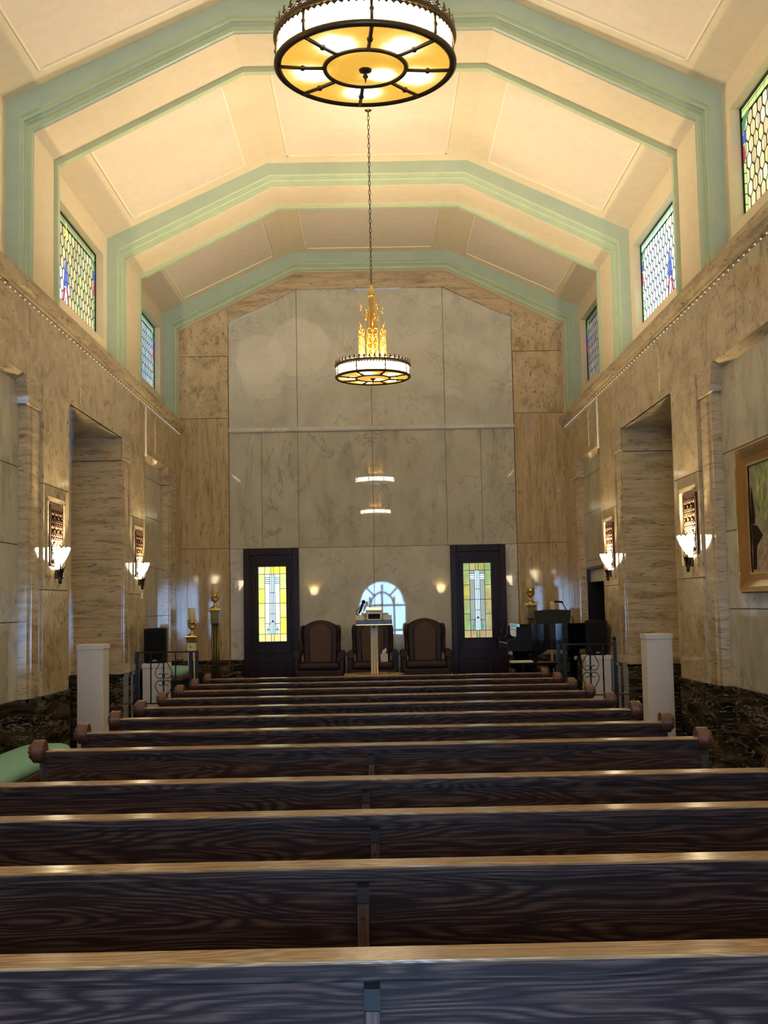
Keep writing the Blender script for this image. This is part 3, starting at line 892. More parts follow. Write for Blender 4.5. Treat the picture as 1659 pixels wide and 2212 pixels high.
def make_chandelier(label):
    """local origin: centre of the lower rim; z up"""
    t = thing('chandelier', label, 'chandelier', group='hanging drum chandeliers')
    R_, h = .392, .128
    def zs(o):
        for v in o.data.vertices: v.co.z = .10+(v.co.z-.10)*1.16
    b = MB().use('rimbr')
    b.lathe([(R_-.020, .012), (R_-.012, -.006), (R_+.004, -.010), (R_+.016, 0), (R_+.016, .014), (R_+.004, .022), (R_-.012, .022), (R_-.020, .012)], (0, 0, 0), 72)
    b.build('lower_rim', t)
    b = MB().use('rimbr')
    b.lathe([(R_-.012, h-.012), (R_+.008, h-.016), (R_+.018, h-.004), (R_+.018, h+.008), (R_+.004, h+.014), (R_-.012, h+.010), (R_-.012, h-.012)], (0, 0, 0), 72)
    # scalloped fringe hanging over the side glass
    nsc = 80
    for k in range(nsc):
        a0, a1 = 2*PI*k/nsc, 2*PI*(k+1)/nsc; am = (a0+a1)/2
        rr = R_+.006
        pts = [(a0, h-.014), (a0, h-.034), (a0*.75+a1*.25, h-.026), (am, h-.020), (a0*.25+a1*.75, h-.026), (a1, h-.034), (a1, h-.014)]
        b.face([(rr*math.cos(a), rr*math.sin(a), z) for a, z in pts])
    b.build('upper_rim', t, recalc=False)
    for k in range(40):          # crown of small fleurons
        pass
    b = MB().use('bronze')
    ncr = 46
    for k in range(ncr):
        a = 2*PI*k/ncr
        ca, sa = math.cos(a), math.sin(a)
        rr = R_+.010
        def PT(u, z, d=0): return ((rr+d)*ca-u*sa, (rr+d)*sa+u*ca, h+.008+z)
        o = [(-.006, 0), (-.004, .012), (-.017, .016), (-.018, .026), (-.007, .026), (-.009, .036), (0, .050), (.009, .036), (.007, .026), (.018, .026), (.017, .016), (.004, .012), (.006, 0)]
        b.loft([[PT(u, z, d) for u, z in o] for d in (-.003, .003)], smooth=False)
        # linking arc
        am = a+PI/ncr
        b.tube([(rr*math.cos(a+PI/ncr*2*q/4), rr*math.sin(a+PI/ncr*2*q/4), h+.010+.010*math.sin(PI*q/4)) for q in range(5)], .0025, 4)
    b.build('cresting', t)
    for k in range(8):
        a0, a1 = 2*PI*(k+.07)/8+.08, 2*PI*(k+.93)/8+.08
        b = MB().use('ch_side')
        b.lathe([(R_-.004, .016), (R_-.004, h-.008)], (0, 0, 0), 10, 'z', 2*PI*k/8+.08, 2*PI*(k+1)/8+.08)
        b.build('side_glass', t)
        b = MB().use('ch_bot')
        b.lathe([(.182, -.004), (R_-.012, .002)], (0, 0, 0), 10, 'z', 2*PI*k/8+.08, 2*PI*(k+1)/8+.08)
        b.build('bottom_glass', t)
        a = 2*PI*k/8+.08
        ca, sa = math.cos(a), math.sin(a)
        b = MB().use('rimbr')
        b.tube([(r*ca, r*sa, -.009+.004*(r > .3)) for r in (.185, .27, .276, .284, .29, .385)], [.0085, .0085, .014, .014, .0085, .0085], 8)
        b.build('radial_bar', t)
        b = MB().use('rimbr')
        rr = R_+.003
        b.tube([(rr*ca, rr*sa, z) for z in (.015, .055, .060, .070, .075, h-.01)], [.008, .008, .012, .012, .008, .008], 8)
        b.build('side_bar', t)
    b = MB().use('ch_cen'); b.lathe([(.0005, -.010), (.10, -.008), (.180, -.004)], (0, 0, 0), 40); b.build('centre_glass', t)
    b = MB().use('rimbr'); b.lathe([(.172, -.004), (.176, -.014), (.188, -.014), (.194, -.004), (.184, .004), (.172, -.004)], (0, 0, 0), 48); b.build('inner_ring', t)
    b = MB().use('bronze'); b.lathe([(.001, -.010), (.030, -.012), (.027, -.020), (.010, -.026), (.007, -.034), (.012, -.040), (.012, -.046), (.005, -.052), (.004, -.060), (.001, -.072)], (0, 0, 0), 18); b.build('finial', t)
    # square stem with turned head
    b = MB().use('brass')
    b.box(-.016, .016, -.016, .016, .10, .80, .003)
    for q in (-1, 1):
        b.box(q*.030-.010, q*.030+.010, -.010, .010, .10, .66, .002); b.box(-.010, .010, q*.030-.010, q*.030+.010, .10, .66, .002)
    b.lathe([(.045, .10), (.04, .13), (.03, .15)], (0, 0, 0), 16)
    b.lathe([(.03, .78), (.034, .80), (.028, .82), (.034, .835), (.02, .85), (.012, .875), (.004, .90)], (0, 0, 0), 16)
    zs(b.build('stem', t))
    # six gilded openwork plates round the stem
    for k in range(6):
        a = 2*PI*k/6+.3
        ca, sa = math.cos(a), math.sin(a)
        tx = lambda p, ca=ca, sa=sa: (p[1]*ca-p[0]*sa, p[1]*sa+p[0]*ca, p[2])
        b = MB().use('gilt')
        rr = .135
        b.tube([tx((0, rr, z)) for z in (.10, .18, .30, .42, .50)], [.012, .011, .009, .008, .005], 6)
        b.tube([tx((0, rr+d, .48+z)) for d, z in ((0, 0), (.010, .025), (.025, .04))], .006, 6)
        for zz in (.235, .345, .425):
            for q in (-1, 1):
                b.tube([tx((q*(.030-.024*math.cos(u))*1.0+q*.004, rr, zz+.030*math.sin(u))) for u in [i*PI*1.7/12 for i in range(13)]], .0055, 5)
        for zz in (.20, .29, .39):
            b.lathe([(.002, zz-.03), (.013, zz-.005), (.012, zz+.01), (.002, zz+.035)], tx((0, rr+.004, 0)), 8)
        for q in (-1, 1):
            b.tube([tx((q*x, rr, z)) for x, z in ((.0, .18), (.04, .22), (.055, .30), (.045, .39), (.058, .44))], .0055, 5)
        zs(b.build('scroll_plate', t))
    for k in range(4):           # bronze hanger rods with curls
        a = 2*PI*k/4+.2
        ca, sa = math.cos(a), math.sin(a)
        tx = lambda p, ca=ca, sa=sa: (p[0]*ca, p[0]*sa, p[1])
        b = MB().use('brass')
        b.tube([tx(p) for p in ((.125, .12), (.118, .45), (.116, .60), (.10, .635), (.080, .66), (.077, .74), (.062, .77), (.03, .79))], .0052, 6)
        sp = spiral((0, 0, 0), .030, .006, -PI/2, 1.6)
        b.tube([tx((.128+p[0], .665+p[2])) for p in sp], .0045, 5)
        sp = spiral((0, 0, 0), .032, .006, PI/2, 1.6)
        b.tube([tx((.070+p[0], .600+p[2]-.02)) for p in sp], .0045, 5)
        zs(b.build('hanger_rod', t))
    ztop = 7.105-t.location.z
    for k in range(5):
        a = 2*PI*k/5+.4
        lamp('bulb', 'POINT', (.25*math.cos(a), .25*math.sin(a), .085), CH_POINT/5, (1.0, .87, .67), .04, t)
    return t
def chain(t, z0, z1, col='bronze'):
    zz = z0; k = 0
    n = int((z1-z0-.07)/.052)
    step = (z1-z0-.06)/n
    b = MB().use('bronze')
    for k in range(n):
        c = z0+step*(k+.5); hh = step*.62
        pts = []
        for i in range(11):
            a = 2*PI*i/10
            u, v = .0105*math.cos(a), hh*math.sin(a)
            pts.append((u, 0, c+v) if k % 2 else (0, u, c+v))
        b.tube(pts, .0036, 5)
    b.build('chain', t)
    b = MB().use('bronze'); b.lathe([(.004, z1-.075), (.020, z1-.068), (.055, z1-.045), (.062, z1-.03), (.062, z1)], (0, 0, 0), 24); b.build('ceiling_canopy', t)
ch1 = make_chandelier('large bronze drum chandelier overhead at the top edge, amber glass underside')
chain(ch1, 1.02, 7.128-4.105)
ch2 = copy_tree(ch1)
ch1.location = (-.012, 5.06, 4.105); ch1.rotation_euler = (0, 0, .0)
ch2.location = (-.008, 12.43, 4.150); ch2.rotation_euler = (0, 0, .26)
ch2['label'] = 'farther drum chandelier on a long chain before the marble end wall, gilded stem'
for o in list(ch2.children):
    if o.type == 'LIGHT': o.data = o.data.copy()

# ------------------------------------------------------------------ sconces and grilles
M['sc_glass'] = emis('sconce_frosted_glass', (1.0, .84, .52), SCONCE_GLASS)
def make_sconce(label):
    """local: wall plane at y=0, room towards -y, origin at bottom tip"""
    t = thing('wall_sconce', label, 'wall lamp', group='torch wall sconces')
    b = MB().use('bronze')
    b.lathe([(.004, 0), (.014, .008), (.018, .025), (.014, .035), (.020, .045), (.016, .055), (.022, .07), (.024, .12), (.030, .14)], (0, -.045, 0), 14)
    b.box(-.024, .024, -.02, .0, .05, .16, .006)
    for k in range(5):
        a = PI+PI*(k+.5)/5
        b.tube([(.026*math.cos(a), -.045+.022*math.sin(a), .10), (.034*math.cos(a), -.045+.030*math.sin(a), .14), (.052*math.cos(a), -.045+.045*math.sin(a), .19)], [.007, .007, .004], 6)
    for k in range(3):
        b.sphere((.0, -.068, .06+.025*k), .008, 8)
    b.build('torch_bracket', t)
    b = MB().use('sc_glass')
    n = 7; rings = []
    for z, r in ((.135, .024), (.17, .046), (.25, .094), (.305, .122), (.318, .112)):
        ring = []
        for i in range(n*4+1):
            a = PI+PI*i/(n*4)
            rr = r*(1+.05*math.cos(i/4*2*PI)*(r > .03))
            zz = z + (.022*abs(math.cos(i/4*PI)) if z > .29 else 0)
            ring.append((rr*math.cos(a), -.008+rr*1.0*math.sin(a), zz))
        rings.append(ring)
    b.loft(rings, closed=False, caps=False)
    b.build('glass_shade', t)
    lamp('bulb', 'POINT', (0, -.065, .25), SCONCE_W, (1.0, .78, .45), .02, t)
    return t
def make_grille(label):
    t = thing('wall_grille', label, 'grille', group='bronze wall grilles')
    w, z0, z1 = .225, 0, .56
    b = MB().use('dark'); b.box(-w, w, -.004, .012, z0, z1); b.build('backing', t)
    b = MB().use('copper')
    for (xa, xb, za, zb) in ((-w, -w+.03, z0, z1), (w-.03, w, z0, z1), (-w, w, z1-.045, z1), (-w, w, z0, z0+.03)):
        b.box(xa, xb, -.014, 0, za, zb, .003)
    b.build('grille_frame', t)
    b = MB().use('copper')
    # three columns of bow-tie openings between rows of curved lattice bars
    xs = [-w+.03+(2*w-.06)*i/3 for i in range(4)]
    rows = 12; hz = (z1-.075)/rows
    for i in range(3):
        for j in range(rows):
            a, c = xs[i], xs[i+1]; zb_ = .03+hz*j; zt = zb_+hz; mid = (a+c)/2
            if j % 3 == 1:
                b.tube([(a, -.008, zb_), (a+.02, -.008, (zb_+zt)/2), (a, -.008, zt)], .008, 5)
                b.tube([(c, -.008, zb_), (c-.02, -.008, (zb_+zt)/2), (c, -.008, zt)], .008, 5)
            else:
                for (p, q) in ((a, mid), (mid, c)):
                    b.tube([(p, -.008, zb_), ((p+q)/2, -.010, (zb_+zt)/2), (q, -.008, zt)], .0085, 5)
                    b.tube([(p, -.008, zt), ((p+q)/2, -.010, (zb_+zt)/2), (q, -.008, zb_)], .0065, 5)
    for j in range(rows+1):
        if j % 3 != 0: b.box(-w+.02, w-.02, -.012, -.004, .03+hz*j-.004, .03+hz*j+.004)
    b.build('lattice', t)
    return t
s0 = make_sconce('x'); g0 = make_grille('x')
items = [(-1, 10.79, HW-.022, 'lit torch sconce on the near left pier, in front of a bronze grille'),
         (-1, 14.62, HW-.007, 'lit torch sconce on the far left pier, above small switch boxes'),
         (1, 10.70, HW-.022, 'lit torch sconce on the near right pier, next to the framed painting'),
         (1, 14.52, HW-.007, 'lit torch sconce on the far right pier, beside the dark side doorway')]
gl = ['brown pierced grille above the near left sconce', 'brown pierced grille above the far left sconce',
      'brown pierced grille above the near right sconce, nearest the painting', 'brown pierced grille above the far right sconce, nearest the dark doorway']
for i, (s, y, d, lb) in enumerate(items):
    t = s0 if i == 0 else copy_tree(s0)
    t.location = (XC+s*d, y, 1.955); t.rotation_euler = (0, 0, -s*PI/2); t['label'] = lb
    g = g0 if i == 0 else copy_tree(g0)
    g.location = (XC+s*d, y+.0, 2.115); g.rotation_euler = (0, 0, -s*PI/2); g['label'] = gl[i]
for i, x in enumerate((-2.1, 2.1)):
    t = copy_tree(s0); t.location = (x, YR, 1.95); t.rotation_euler = (0, 0, PI)
    t['label'] = ['lit torch sconce on the rear wall left of the arched entrance', 'lit torch sconce on the rear wall right of the arched entrance'][i]

for s in (-1, 1):           # sconces out of view, added to light the lower walls and pews
    for y in (4.75, .6):
        t = copy_tree(s0); t.location = (XC+s*HW, y, 1.955); t.rotation_euler = (0, 0, -s*PI/2)
        t['label'] = 'added unseen torch sconce on the %s wall %s the viewer' % ('left' if s < 0 else 'right', 'ahead of' if y > 2 else 'level with')

# switch boxes below the far left sconce
t = thing('switch_box', 'small white control box pair on the far left pier below the sconce', 'switch', (XC-HW+.007, 14.78, 1.84), PI/2)
b = MB().use('plastic'); b.box(-.035, .035, -.025, 0, .0, .085, .006); b.build('lower_box', t)
b = MB().use('plastic'); b.box(-.035, .035, -.02, 0, .095, .175, .006); b.build('upper_box', t)
b = MB().use('iron'); b.box(-.012, .012, -.028, -.024, .035, .05); b.build('button', t)

# bead lights under the ledges, with the white cable channel
M['bead'] = emis('bead_bulb', (1.0, .85, .6), .14)
for s in (-1, 1):
    nm = 'left' if s < 0 else 'right'
    t = thing('string_light', 'row of tiny bead lights along the stone ledge, %s wall' % nm, 'string lights', (XC+s*(HW-.006), 0, 4.372), 0, 'bead light strings')
    b = MB().use('trav'); b.tube([(0, y, .012) for y in (8.0, 11.0, 14.0, 17.85)], .005, 5); b.build('cord', t)
    bb = MB().use('bead'); bb.sphere((0, 0, 0), .009, 8); me = None
    for k in range(72):
        if k == 0: o0 = bb.build('bulb', t); o = o0
        else:
            o = o0.copy(); COL.objects.link(o)
        o.location = (-s*.006, 8.1+.135*k, 0)
    t2 = thing('cable_channel', 'thin white upright cable channel on the %s wall below the ledge' % nm, 'cable cover', (XC+s*HW, 15.13, 3.70))
    b = MB().use('white'); b.box(-.012, .012, -.016, .016, 0, .66, .003); b.build('channel', t2)

# ------------------------------------------------------------------ white pedestals
def pedestal(x, y, z, w, label):
    t = thing('white_pedestal', label, 'pedestal', (x, y, 0), 0, 'white display pedestals')
    b = MB().use('white'); b.box(-w/2, w/2, -w/2, w/2, 0, z-.055, .004); b.build('shaft', t)
    b = MB().use('white'); b.box(-w/2-.008, w/2+.008, -w/2-.008, w/2+.008, z-.055, z, .004); b.build('top_cap', t)
    return t
pedestal(-3.058, 12.62, 1.352, .275, 'tall empty white pedestal standing in the left wall niche')
pedestal(2.985, 12.62, 1.348, .275, 'tall empty white pedestal standing in the right wall niche')
pedestal(-2.79, 14.80, 1.04, .30, 'short white pedestal carrying the left loudspeaker behind the railing')
pedestal(2.735, 14.80, 1.035, .31, 'short white pedestal carrying the right loudspeaker beside the piano')
def speaker(x, y, z, w, h, label):
    t = thing('loudspeaker', label, 'speaker', (x, y, z), 0, 'black loudspeakers')
    b = MB().use('plas_b')
    n = 8; d = .26
    prof = [(-w/2, .012), (w/2, .012)] + [(w/2, h-.02)] + [(w/2-.01, h-.006)] + [(w/2-w*i/n, h-.004+.006*math.sin(PI*i/n)) for i in range(1, n)] + [(-w/2+.01, h-.006), (-w/2, h-.02)]
    b.loft([[(u*k, yy, v) for u, v in prof] for yy, k in ((-d/2, .97), (-d/2+.02, 1), (d/2-.06, .9), (d/2, .75))], smooth=False)
    b.box(-w/2+.02, w/2-.02, -d/2+.02, d/2-.06, 0, .014)
    b.build('cabinet', t)
    b = MB().use('mesh_b'); b.box(-w/2+.02, w/2-.02, -d/2-.006, -d/2+.01, .035, h-.03, .004); b.build('front_grille', t)
    b = MB().use('plas_b'); b.tube([(.095*math.cos(PI*i/12), -d/2-.006, h*.42+.095*math.sin(PI*i/12)*.7) for i in range(13)], .004, 6); b.build('woofer_arch', t)
    b = MB().use('plas_b'); b.box(-.036, .036, -d/2-.011, -d/2-.004, .020, .050, .002); b.build('badge', t)
    cu = bpy.data.curves.new('badge_text', 'FONT'); cu.body = 'alto'; cu.size = .036; cu.align_x = 'CENTER'; cu.extrude = .001
    cu.materials.append(M['silver_w'])
    tmp = bpy.data.objects.new('tmp_text', cu); COL.objects.link(tmp)
    me = bpy.data.meshes.new_from_object(tmp.evaluated_get(bpy.context.evaluated_depsgraph_get()))
    bpy.data.objects.remove(tmp)
    o = bpy.data.objects.new('badge_lettering', me); COL.objects.link(o); o.parent = t; o.location = (0, -d/2-.0125, .026); o.rotation_euler = (PI/2, 0, 0)
    return t
M['silver_w'] = simple('white_print', (.80, .80, .82), .5)
speaker(-2.79, 14.80, 1.04, .28, .435, 'black loudspeaker on the left short pedestal behind the railing')
speaker(2.735, 14.80, 1.035, .262, .44, 'black loudspeaker on the right short pedestal at the piano tail')

# ------------------------------------------------------------------ wrought iron railings
def railing(x0, x1, y, label, scroll_x, bars, ball):
    t = thing('iron_railing', label, 'railing', (x0, y, 0), 0, 'wrought iron railings')
    L = x1-x0; zt, zb = 1.195, .575
    b = MB().use('iron'); b.box(0, L, -.011, .011, zt-.018, zt, .003); b.build('top_rail', t)
    b = MB().use('iron'); b.box(0, L, -.009, .009, zb-.014, zb, .002); b.build('bottom_rail', t)
    for px in (([0, L-.0, L-.075] if not ball else [0, .075, L])):
        b = MB().use('iron'); b.box(px-.02, px+.02, -.02, .02, 0, zt+(.0 if not ball or px < L else .01), .003)
        if ball and px == L: 
            b.sphere((px, 0, zt+.055), .027, 14); b.cyl((px, 0, zt), .01, .03, 8)
        b.build('post', t)
    for bx in bars:
        b = MB().use('iron'); b.tube([(bx-x0, 0, zb-.01+(zt-zb)*k/6) for k in range(7)], [.009, .0085, .0095, .0085, .0095, .0085, .009], 6); b.build('baluster', t)
    sx = scroll_x-x0; zm = (zt+zb)/2-.03
    for q in (-1, 1):
        for v in (-1, 1):
            pts = [(sx, 0, zm+v*.27)]
            pts += [(sx+q*x, 0, zm+v*z) for x, z in ((.045, .20), (.085, .13), (.100, .09), (.098, .055), (.075, .022), (.048, .012))]
            pts += [(sx+q*(.036+.026*math.cos(a)), 0, zm+v*(.042+.030*math.sin(a))) for a in [-PI/2+.3-k*.55 for k in range(9)]]
            b = MB().use('iron'); b.tube(pts, .005, 6); b.build('scroll', t)
    return t
railing(-2.95, -2.225, 14.40, 'black iron railing on the left, in front of a pedestal speaker', -2.632, [-2.787, -2.632, -2.485], False)
railing(2.20, 2.89, 14.40, 'black iron railing on the right with ball finial, before the piano', 2.588, [2.588, 2.745], True)

# ------------------------------------------------------------------ benches with green cushions
def bench(x0, x1, y0, y1, ztop, zfloor, label):
    t = thing('wall_bench', label, 'bench', ((x0+x1)/2, (y0+y1)/2, zfloor), 0, 'green cushioned benches')
    w, d = (x1-x0)/2, (y1-y0)/2; h = ztop-zfloor
    b = MB().use('felt')
    n = 10; rings = []
    for k, (e, z) in enumerate(((.012, h-.10), (0, h-.08), (.0, h-.05), (.02, h-.02), (.06, h-.004), (.14, h+.004))):
        ring = []
        for i in range(40):
            a = 2*PI*i/40
            u = max(-1, min(1, 1.25*math.cos(a))); v = max(-1, min(1, 1.25*math.sin(a)))
            u = math.copysign(abs(math.cos(a))**.28, math.cos(a)); v = math.copysign(abs(math.sin(a))**.28, math.sin(a))
            ring.append((u*(w-e), v*(d-e), z))
        rings.append(ring)
    b.loft(rings); b.build('cushion', t)
    b = MB().use('brown'); b.box(-w-.01, w+.01, -d-.01, d+.01, h-.15, h-.10, .006); b.build('seat_board', t)
    for q in (-1, 1):
        b = MB().use('oak_v'); b.box(-w+.03, w-.03, q*(d-.12)-.02, q*(d-.12)+.02, 0, h-.15); b.build('leg', t)
    b = MB().use('oak'); b.box(-w+.06, -w+.09, -d+.14, d-.14, .02, h-.15); b.build('back_board', t)
    return t
bench(-2.97, -2.52, 7.3, 9.85, .625, 0, 'green cushioned bench against the left wall near the viewer')
bench(-2.95, -2.52, 15.05, 15.98, .95, PZ, 'green cushioned bench on the platform behind the left railing')

# ------------------------------------------------------------------ candle stands
M['flame'] = emis('candle_lamp', (1.0, .8, .4), 14)
def candle_stand(x, y, H, label, tall=True, lit=False):
    """H = height of the capital's top"""
    t = thing('candle_stand', label, 'candlestick', (x, y, PZ), 0, 'brass candle stands')
    h = H-PZ
    b = MB().use('olive'); b.box(-.13, .13, -.13, .13, 0, .04, .01); b.box(-.10, .10, -.10, .10, .04, .09, .012); b.build('base', t)
    if tall:
        b = MB().use('olive')
        for i in range(3):
            for j in range(3):
                if (i, j) != (1, 1): b.cyl((-.036+.036*i, -.036+.036*j, .09), .017, h-.22-.09, 10)
        b.box(-.036, .036, -.036, .036, .09, h-.22)
        b.build('fluted_shaft', t)
        b = MB().use('olive'); b.box(-.062, .062, -.062, .062, h-.22, h-.05, .004); b.box(-.075, .075, -.075, .075, h-.055, h-.03, .005); b.build('capital', t)
    else:
        b = MB().use('candle')
        for q in (-1, 1):
            for p in (-1, 1):
                b.box(q*.038-.012, q*.038+.012, p*.038-.012, p*.038+.012, .09, h-.19, .003)
        b.build('shaft_rods', t)
        b = MB().use('candle'); b.box(-.056, .056, -.056, .056, h-.20, h-.085, .004); b.build('block', t)
        b = MB().use('brass'); b.lathe([(.010, -.060), (.018, -.060), (.018, -.057), (.010, -.057), (.010, -.060)], (0, 0, h-.14), 12, 'y'); b.build('emblem', t)
        b = MB().use('olive'); b.box(-.068, .068, -.068, .068, h-.085, h-.03, .006); b.build('capital', t)
    b = MB().use('brass'); b.box(-.082, .082, -.082, .082, h-.03, h, .005); b.build('top_plate', t)
    b = MB().use('brass')
    b.lathe([(.070, h), (.066, h+.015), (.035, h+.030), (.018, h+.05), (.022, h+.07), (.016, h+.085), (.03, h+.10), (.056, h+.115), (.058, h+.125), (.045, h+.13), (.05, h+.16), (.060, h+.21), (.058, h+.215), (.045, h+.17)], (0, 0, 0), 22)
    b.build('cup', t)
    b = MB().use('brass')
    for k in range(8):
        a = 2*PI*k/8
        b.lathe([(.004, h+.205), (.012, h+.215), (.008, h+.225), (.002, h+.235)], (.056*math.cos(a), .056*math.sin(a), 0), 8)
        b.tube([(.056*math.cos(a), .056*math.sin(a), h+.21), (.062*math.cos(a+.25), .062*math.sin(a+.25), h+.17), (.054*math.cos(a), .054*math.sin(a), h+.135)], .005, 5)
    b.build('crown', t)
    top = .36 if tall else .39
    b = MB().use('candle'); b.lathe([(.050, h+.14), (.050, h+top-.01), (.046, h+top-.004), (.02, h+top-.012), (.004, h+top-.012)], (0, 0, 0), 20); b.build('pillar_candle', t)
    b = MB().use('iron'); b.cyl((0, 0, h+top-.014), .003, .02, 6); b.build('wick', t)
    return t
candle_stand(-2.372, 17.1, 1.71, 'tall fluted olive candle stand beside the left door', True)
candle_stand(2.232, 17.1, 1.70, 'tall dark candle stand beside the right door, behind the piano', True)
candle_stand(-2.568, 16.2, 1.335, 'short cream and brass candle stand left of the tall one', False)
candle_stand(2.52, 16.85, 1.335, 'cream candle on short stand hidden behind the piano music desk', False)

# ------------------------------------------------------------------ wing chairs
def make_chair(label):
    t = thing('wing_chair', label, 'armchair', group='brown leather wing chairs')
    W_ = .372
    b = MB().use('leather')
    # seat frame with a shaped front skirt
    b.box(-W_+.02, W_-.02, -.34, .30, .20, .38, .03)
    b.build('seat_frame', t)
    b = MB().use('leather'); b.box(-W_+.075, W_-.075, -.37, .22, .375, .475, .035); b.build('seat_cushion', t)
    # arched back
    def arch(w, hb, ht, n=16):
        pts = []
        for i in range(n+1):
            u = -1+2*i/n
            z = hb+(ht-hb)*(math.cos(u*PI/2)**.75)
            pts.append((u*w, z))
        return pts
    a = arch(.285, .96, 1.085)
    outl = [(-.24, .40)] + a + [(.24, .40)]
    b = MB().use('leather')
    b.loft([[(x*k, .22+.10*(z-.4)+dy, .40+(z-.40)*kz) for x, z in outl] for dy, k, kz in ((-.03, .93, .975), (-.015, .99, .995), (.02, 1.0, 1.0), (.08, .99, .995), (.10, .93, .97))])
    b.build('back', t)
    inn = [(-.17, .46)] + [(x*.63, z-.045) for x, z in a] + [(.17, .46)]
    b = MB().use('leather_in')
    b.loft([[(x*k, .19+.10*(z-.4)+dy, .46+(z-.46)*kz) for x, z in inn] for dy, k, kz in ((-.035, .90, .97), (-.02, .98, .99), (.03, 1.0, 1.0))])
    b.build('back_pad', t)
    for s in (-1, 1):
        # wing: a curved side panel sweeping from the back to the arm
        rings = []
        for z, yf, xo in ((.60, -.02, .30), (.66, .02, .305), (.75, .06, .305), (.86, .05, .31), (.93, .03, .312), (.985, .06, .305), (1.01, .14, .29)):
            yb = .30+.06*(z-.6)
            pr = []
            for k in range(10):
                an = 2*PI*k/10
                pr.append((s*(xo-.035+.035*math.cos(an)), (yf+yb)/2+(yb-yf)/2*math.sin(an), z))
            rings.append(pr)
        b = MB().use('leather'); b.loft(rings); b.build('wing', t)
        b = MB().use('leather')
        b.box(s*(W_-.085), s*(W_-.005), -.30, .26, .30, .60, .02)
        b.lathe([(.050, -.335), (.056, -.325), (.056, .26), (.05, .27)], (s*(W_-.048), 0, .585), 18, 'y')
        b.build('arm', t)
        b = MB().use('oak_v')
        b.tube([(s*(W_-.08), -.28, .21), (s*(W_-.05), -.32, .14), (s*(W_-.07), -.31, .06), (s*(W_-.06), -.34, .02)], [.035, .028, .018, .026], 8)
        b.sphere((s*(W_-.06), -.345, .025), .025, 8)
        b.build('leg', t)
        b = MB().use('oak_v')
        b.tube([(s*(W_-.09), .27, .21), (s*(W_-.09), .32, .0)], [.025, .018], 8); b.build('leg', t)
    return t
c0 = make_chair('brown leather wing chair left of the lectern, by the left door')
c0.location = (-.866, 17.30, PZ)
c1 = copy_tree(c0); c1.location = (-.088, 17.30, PZ); c1['label'] = 'brown leather wing chair in the middle, half hidden by the lectern'
c2 = copy_tree(c0); c2.location = (.690, 17.30, PZ); c2['label'] = 'brown leather wing chair right of the lectern, by the right door'
t = thing('tissue_box', 'small patterned tissue box on the seat of the middle wing chair', 'tissue box', (.078, 17.02, PZ+.476))
b = MB().use('tbox'); b.box(-.052, .052, -.052, .052, 0, .11, .004); b.build('carton', t)
b = MB().use('tissue')
b.loft([[(-.03, -.004, .105), (.03, -.004, .105), (.03, .004, .105), (-.03, .004, .105)], [(-.028, -.012, .14), (.034, .006, .15), (.03, .016, .15), (-.03, -.002, .14)], [(-.01, -.006, .17), (.036, 0, .20), (.034, .006, .20), (-.012, .002, .17)]])
b.build('tissue', t)

# ------------------------------------------------------------------ lectern and what stands on it
LX, LY = -.056, 15.5
t = thing('lectern', 'pale columned lectern with dark desk top, in front of the middle chair', 'lectern', (LX, LY, PZ))
b = MB().use('mahog'); b.lathe([(.30, 0), (.30, .36), (.33, .365)], (0, 0, 0), 32); b.build('drum_base', t)
b = MB().use('gold_edge'); b.lathe([(.36, .365), (.395, .37), (.395, .392), (.36, .398), (.001, .398)], (-.012, 0, 0), 48); b.build('base_disc', t)
b = MB().use('candle')
for q in (-.036, .036): b.box(q-.011, q+.011, -.03, .03, .395, .90, .002)
b.box(-.010, .010, -.032, .032, .395, .90, .002)
b.use('olive'); b.box(-.03, .03, -.006, .006, .395, .90)
b.build('column_rods', t)
b = MB().use('sheet'); b.box(-.048, .048, -.04, .04, .89, 1.028, .003); b.build('column_block', t)
b = MB().use('iron'); b.box(-.012, .014, -.06, -.03, .99, 1.03); b.build('latch', t)
b = MB().use('oak_v')
b.box(-.235, .238, -.17, .20, 1.03, 1.095, .004)
b.build('desk_top', t)
b = MB().use('gold_edge'); b.box(-.236, .239, -.178, -.165, 1.032, 1.042); b.build('desk_edge', t)
# book rest with lamp
zt = PZ+1.096
t = thing('reading_lamp', 'white framed reading stand with lamp bar on the lectern', 'lamp', (-.052, LY-.02, zt))
b = MB().use('sheet')
b.box(-.098, -.078, -.06, .0, .0, .09, .002); b.box(.078, .098, -.06, .0, 0, .09, .002); b.box(-.098, .098, -.06, .0, .082, .105, .002); b.box(-.098, .098, -.06, 0, 0, .014, .002)
b.build('stand_frame', t)
b = MB().use('dark'); b.box(-.078, .078, -.035, -.01, .012, .084); b.build('dark_panel', t)
b = MB().use('candle')
for q in (-1, 1): b.tube([(q*.10, -.03, 0), (q*.104, -.03, .10), (q*.098, -.03, .14)], .005, 6)
b.build('bracket', t)
M['lampbar'] = emis('lamp_shade_lit', (1.0, .78, .30), .5)
b = MB().use('brown'); b.box(-.108, .108, -.055, .0, .108, .132, .004); b.build('lamp_housing', t)
b = MB().use('lampbar'); b.lathe([(.006, -.098), (.016, -.094), (.018, 0), (.016, .094), (.006, .098)], (0, -.03, .148), 16, 'x'); b.build('lamp_tube', t)
for i, (x, lb) in enumerate(((-.238, 'small silver carton on the left side of the lectern top'), (.126, 'small silver and gold carton on the right side of the lectern top'))):
    t = thing('small_carton', lb, 'box', (x, LY-.06, zt), 0, 'cartons on the lectern')
    b = MB().use('gbox'); b.box(-.052, .052, -.04, .04, 0, .062, .003); b.build('carton', t)
    b = MB().use('sheet'); b.box(-.053, .053, -.041, .041, .046, .064, .002); b.build('lid', t)
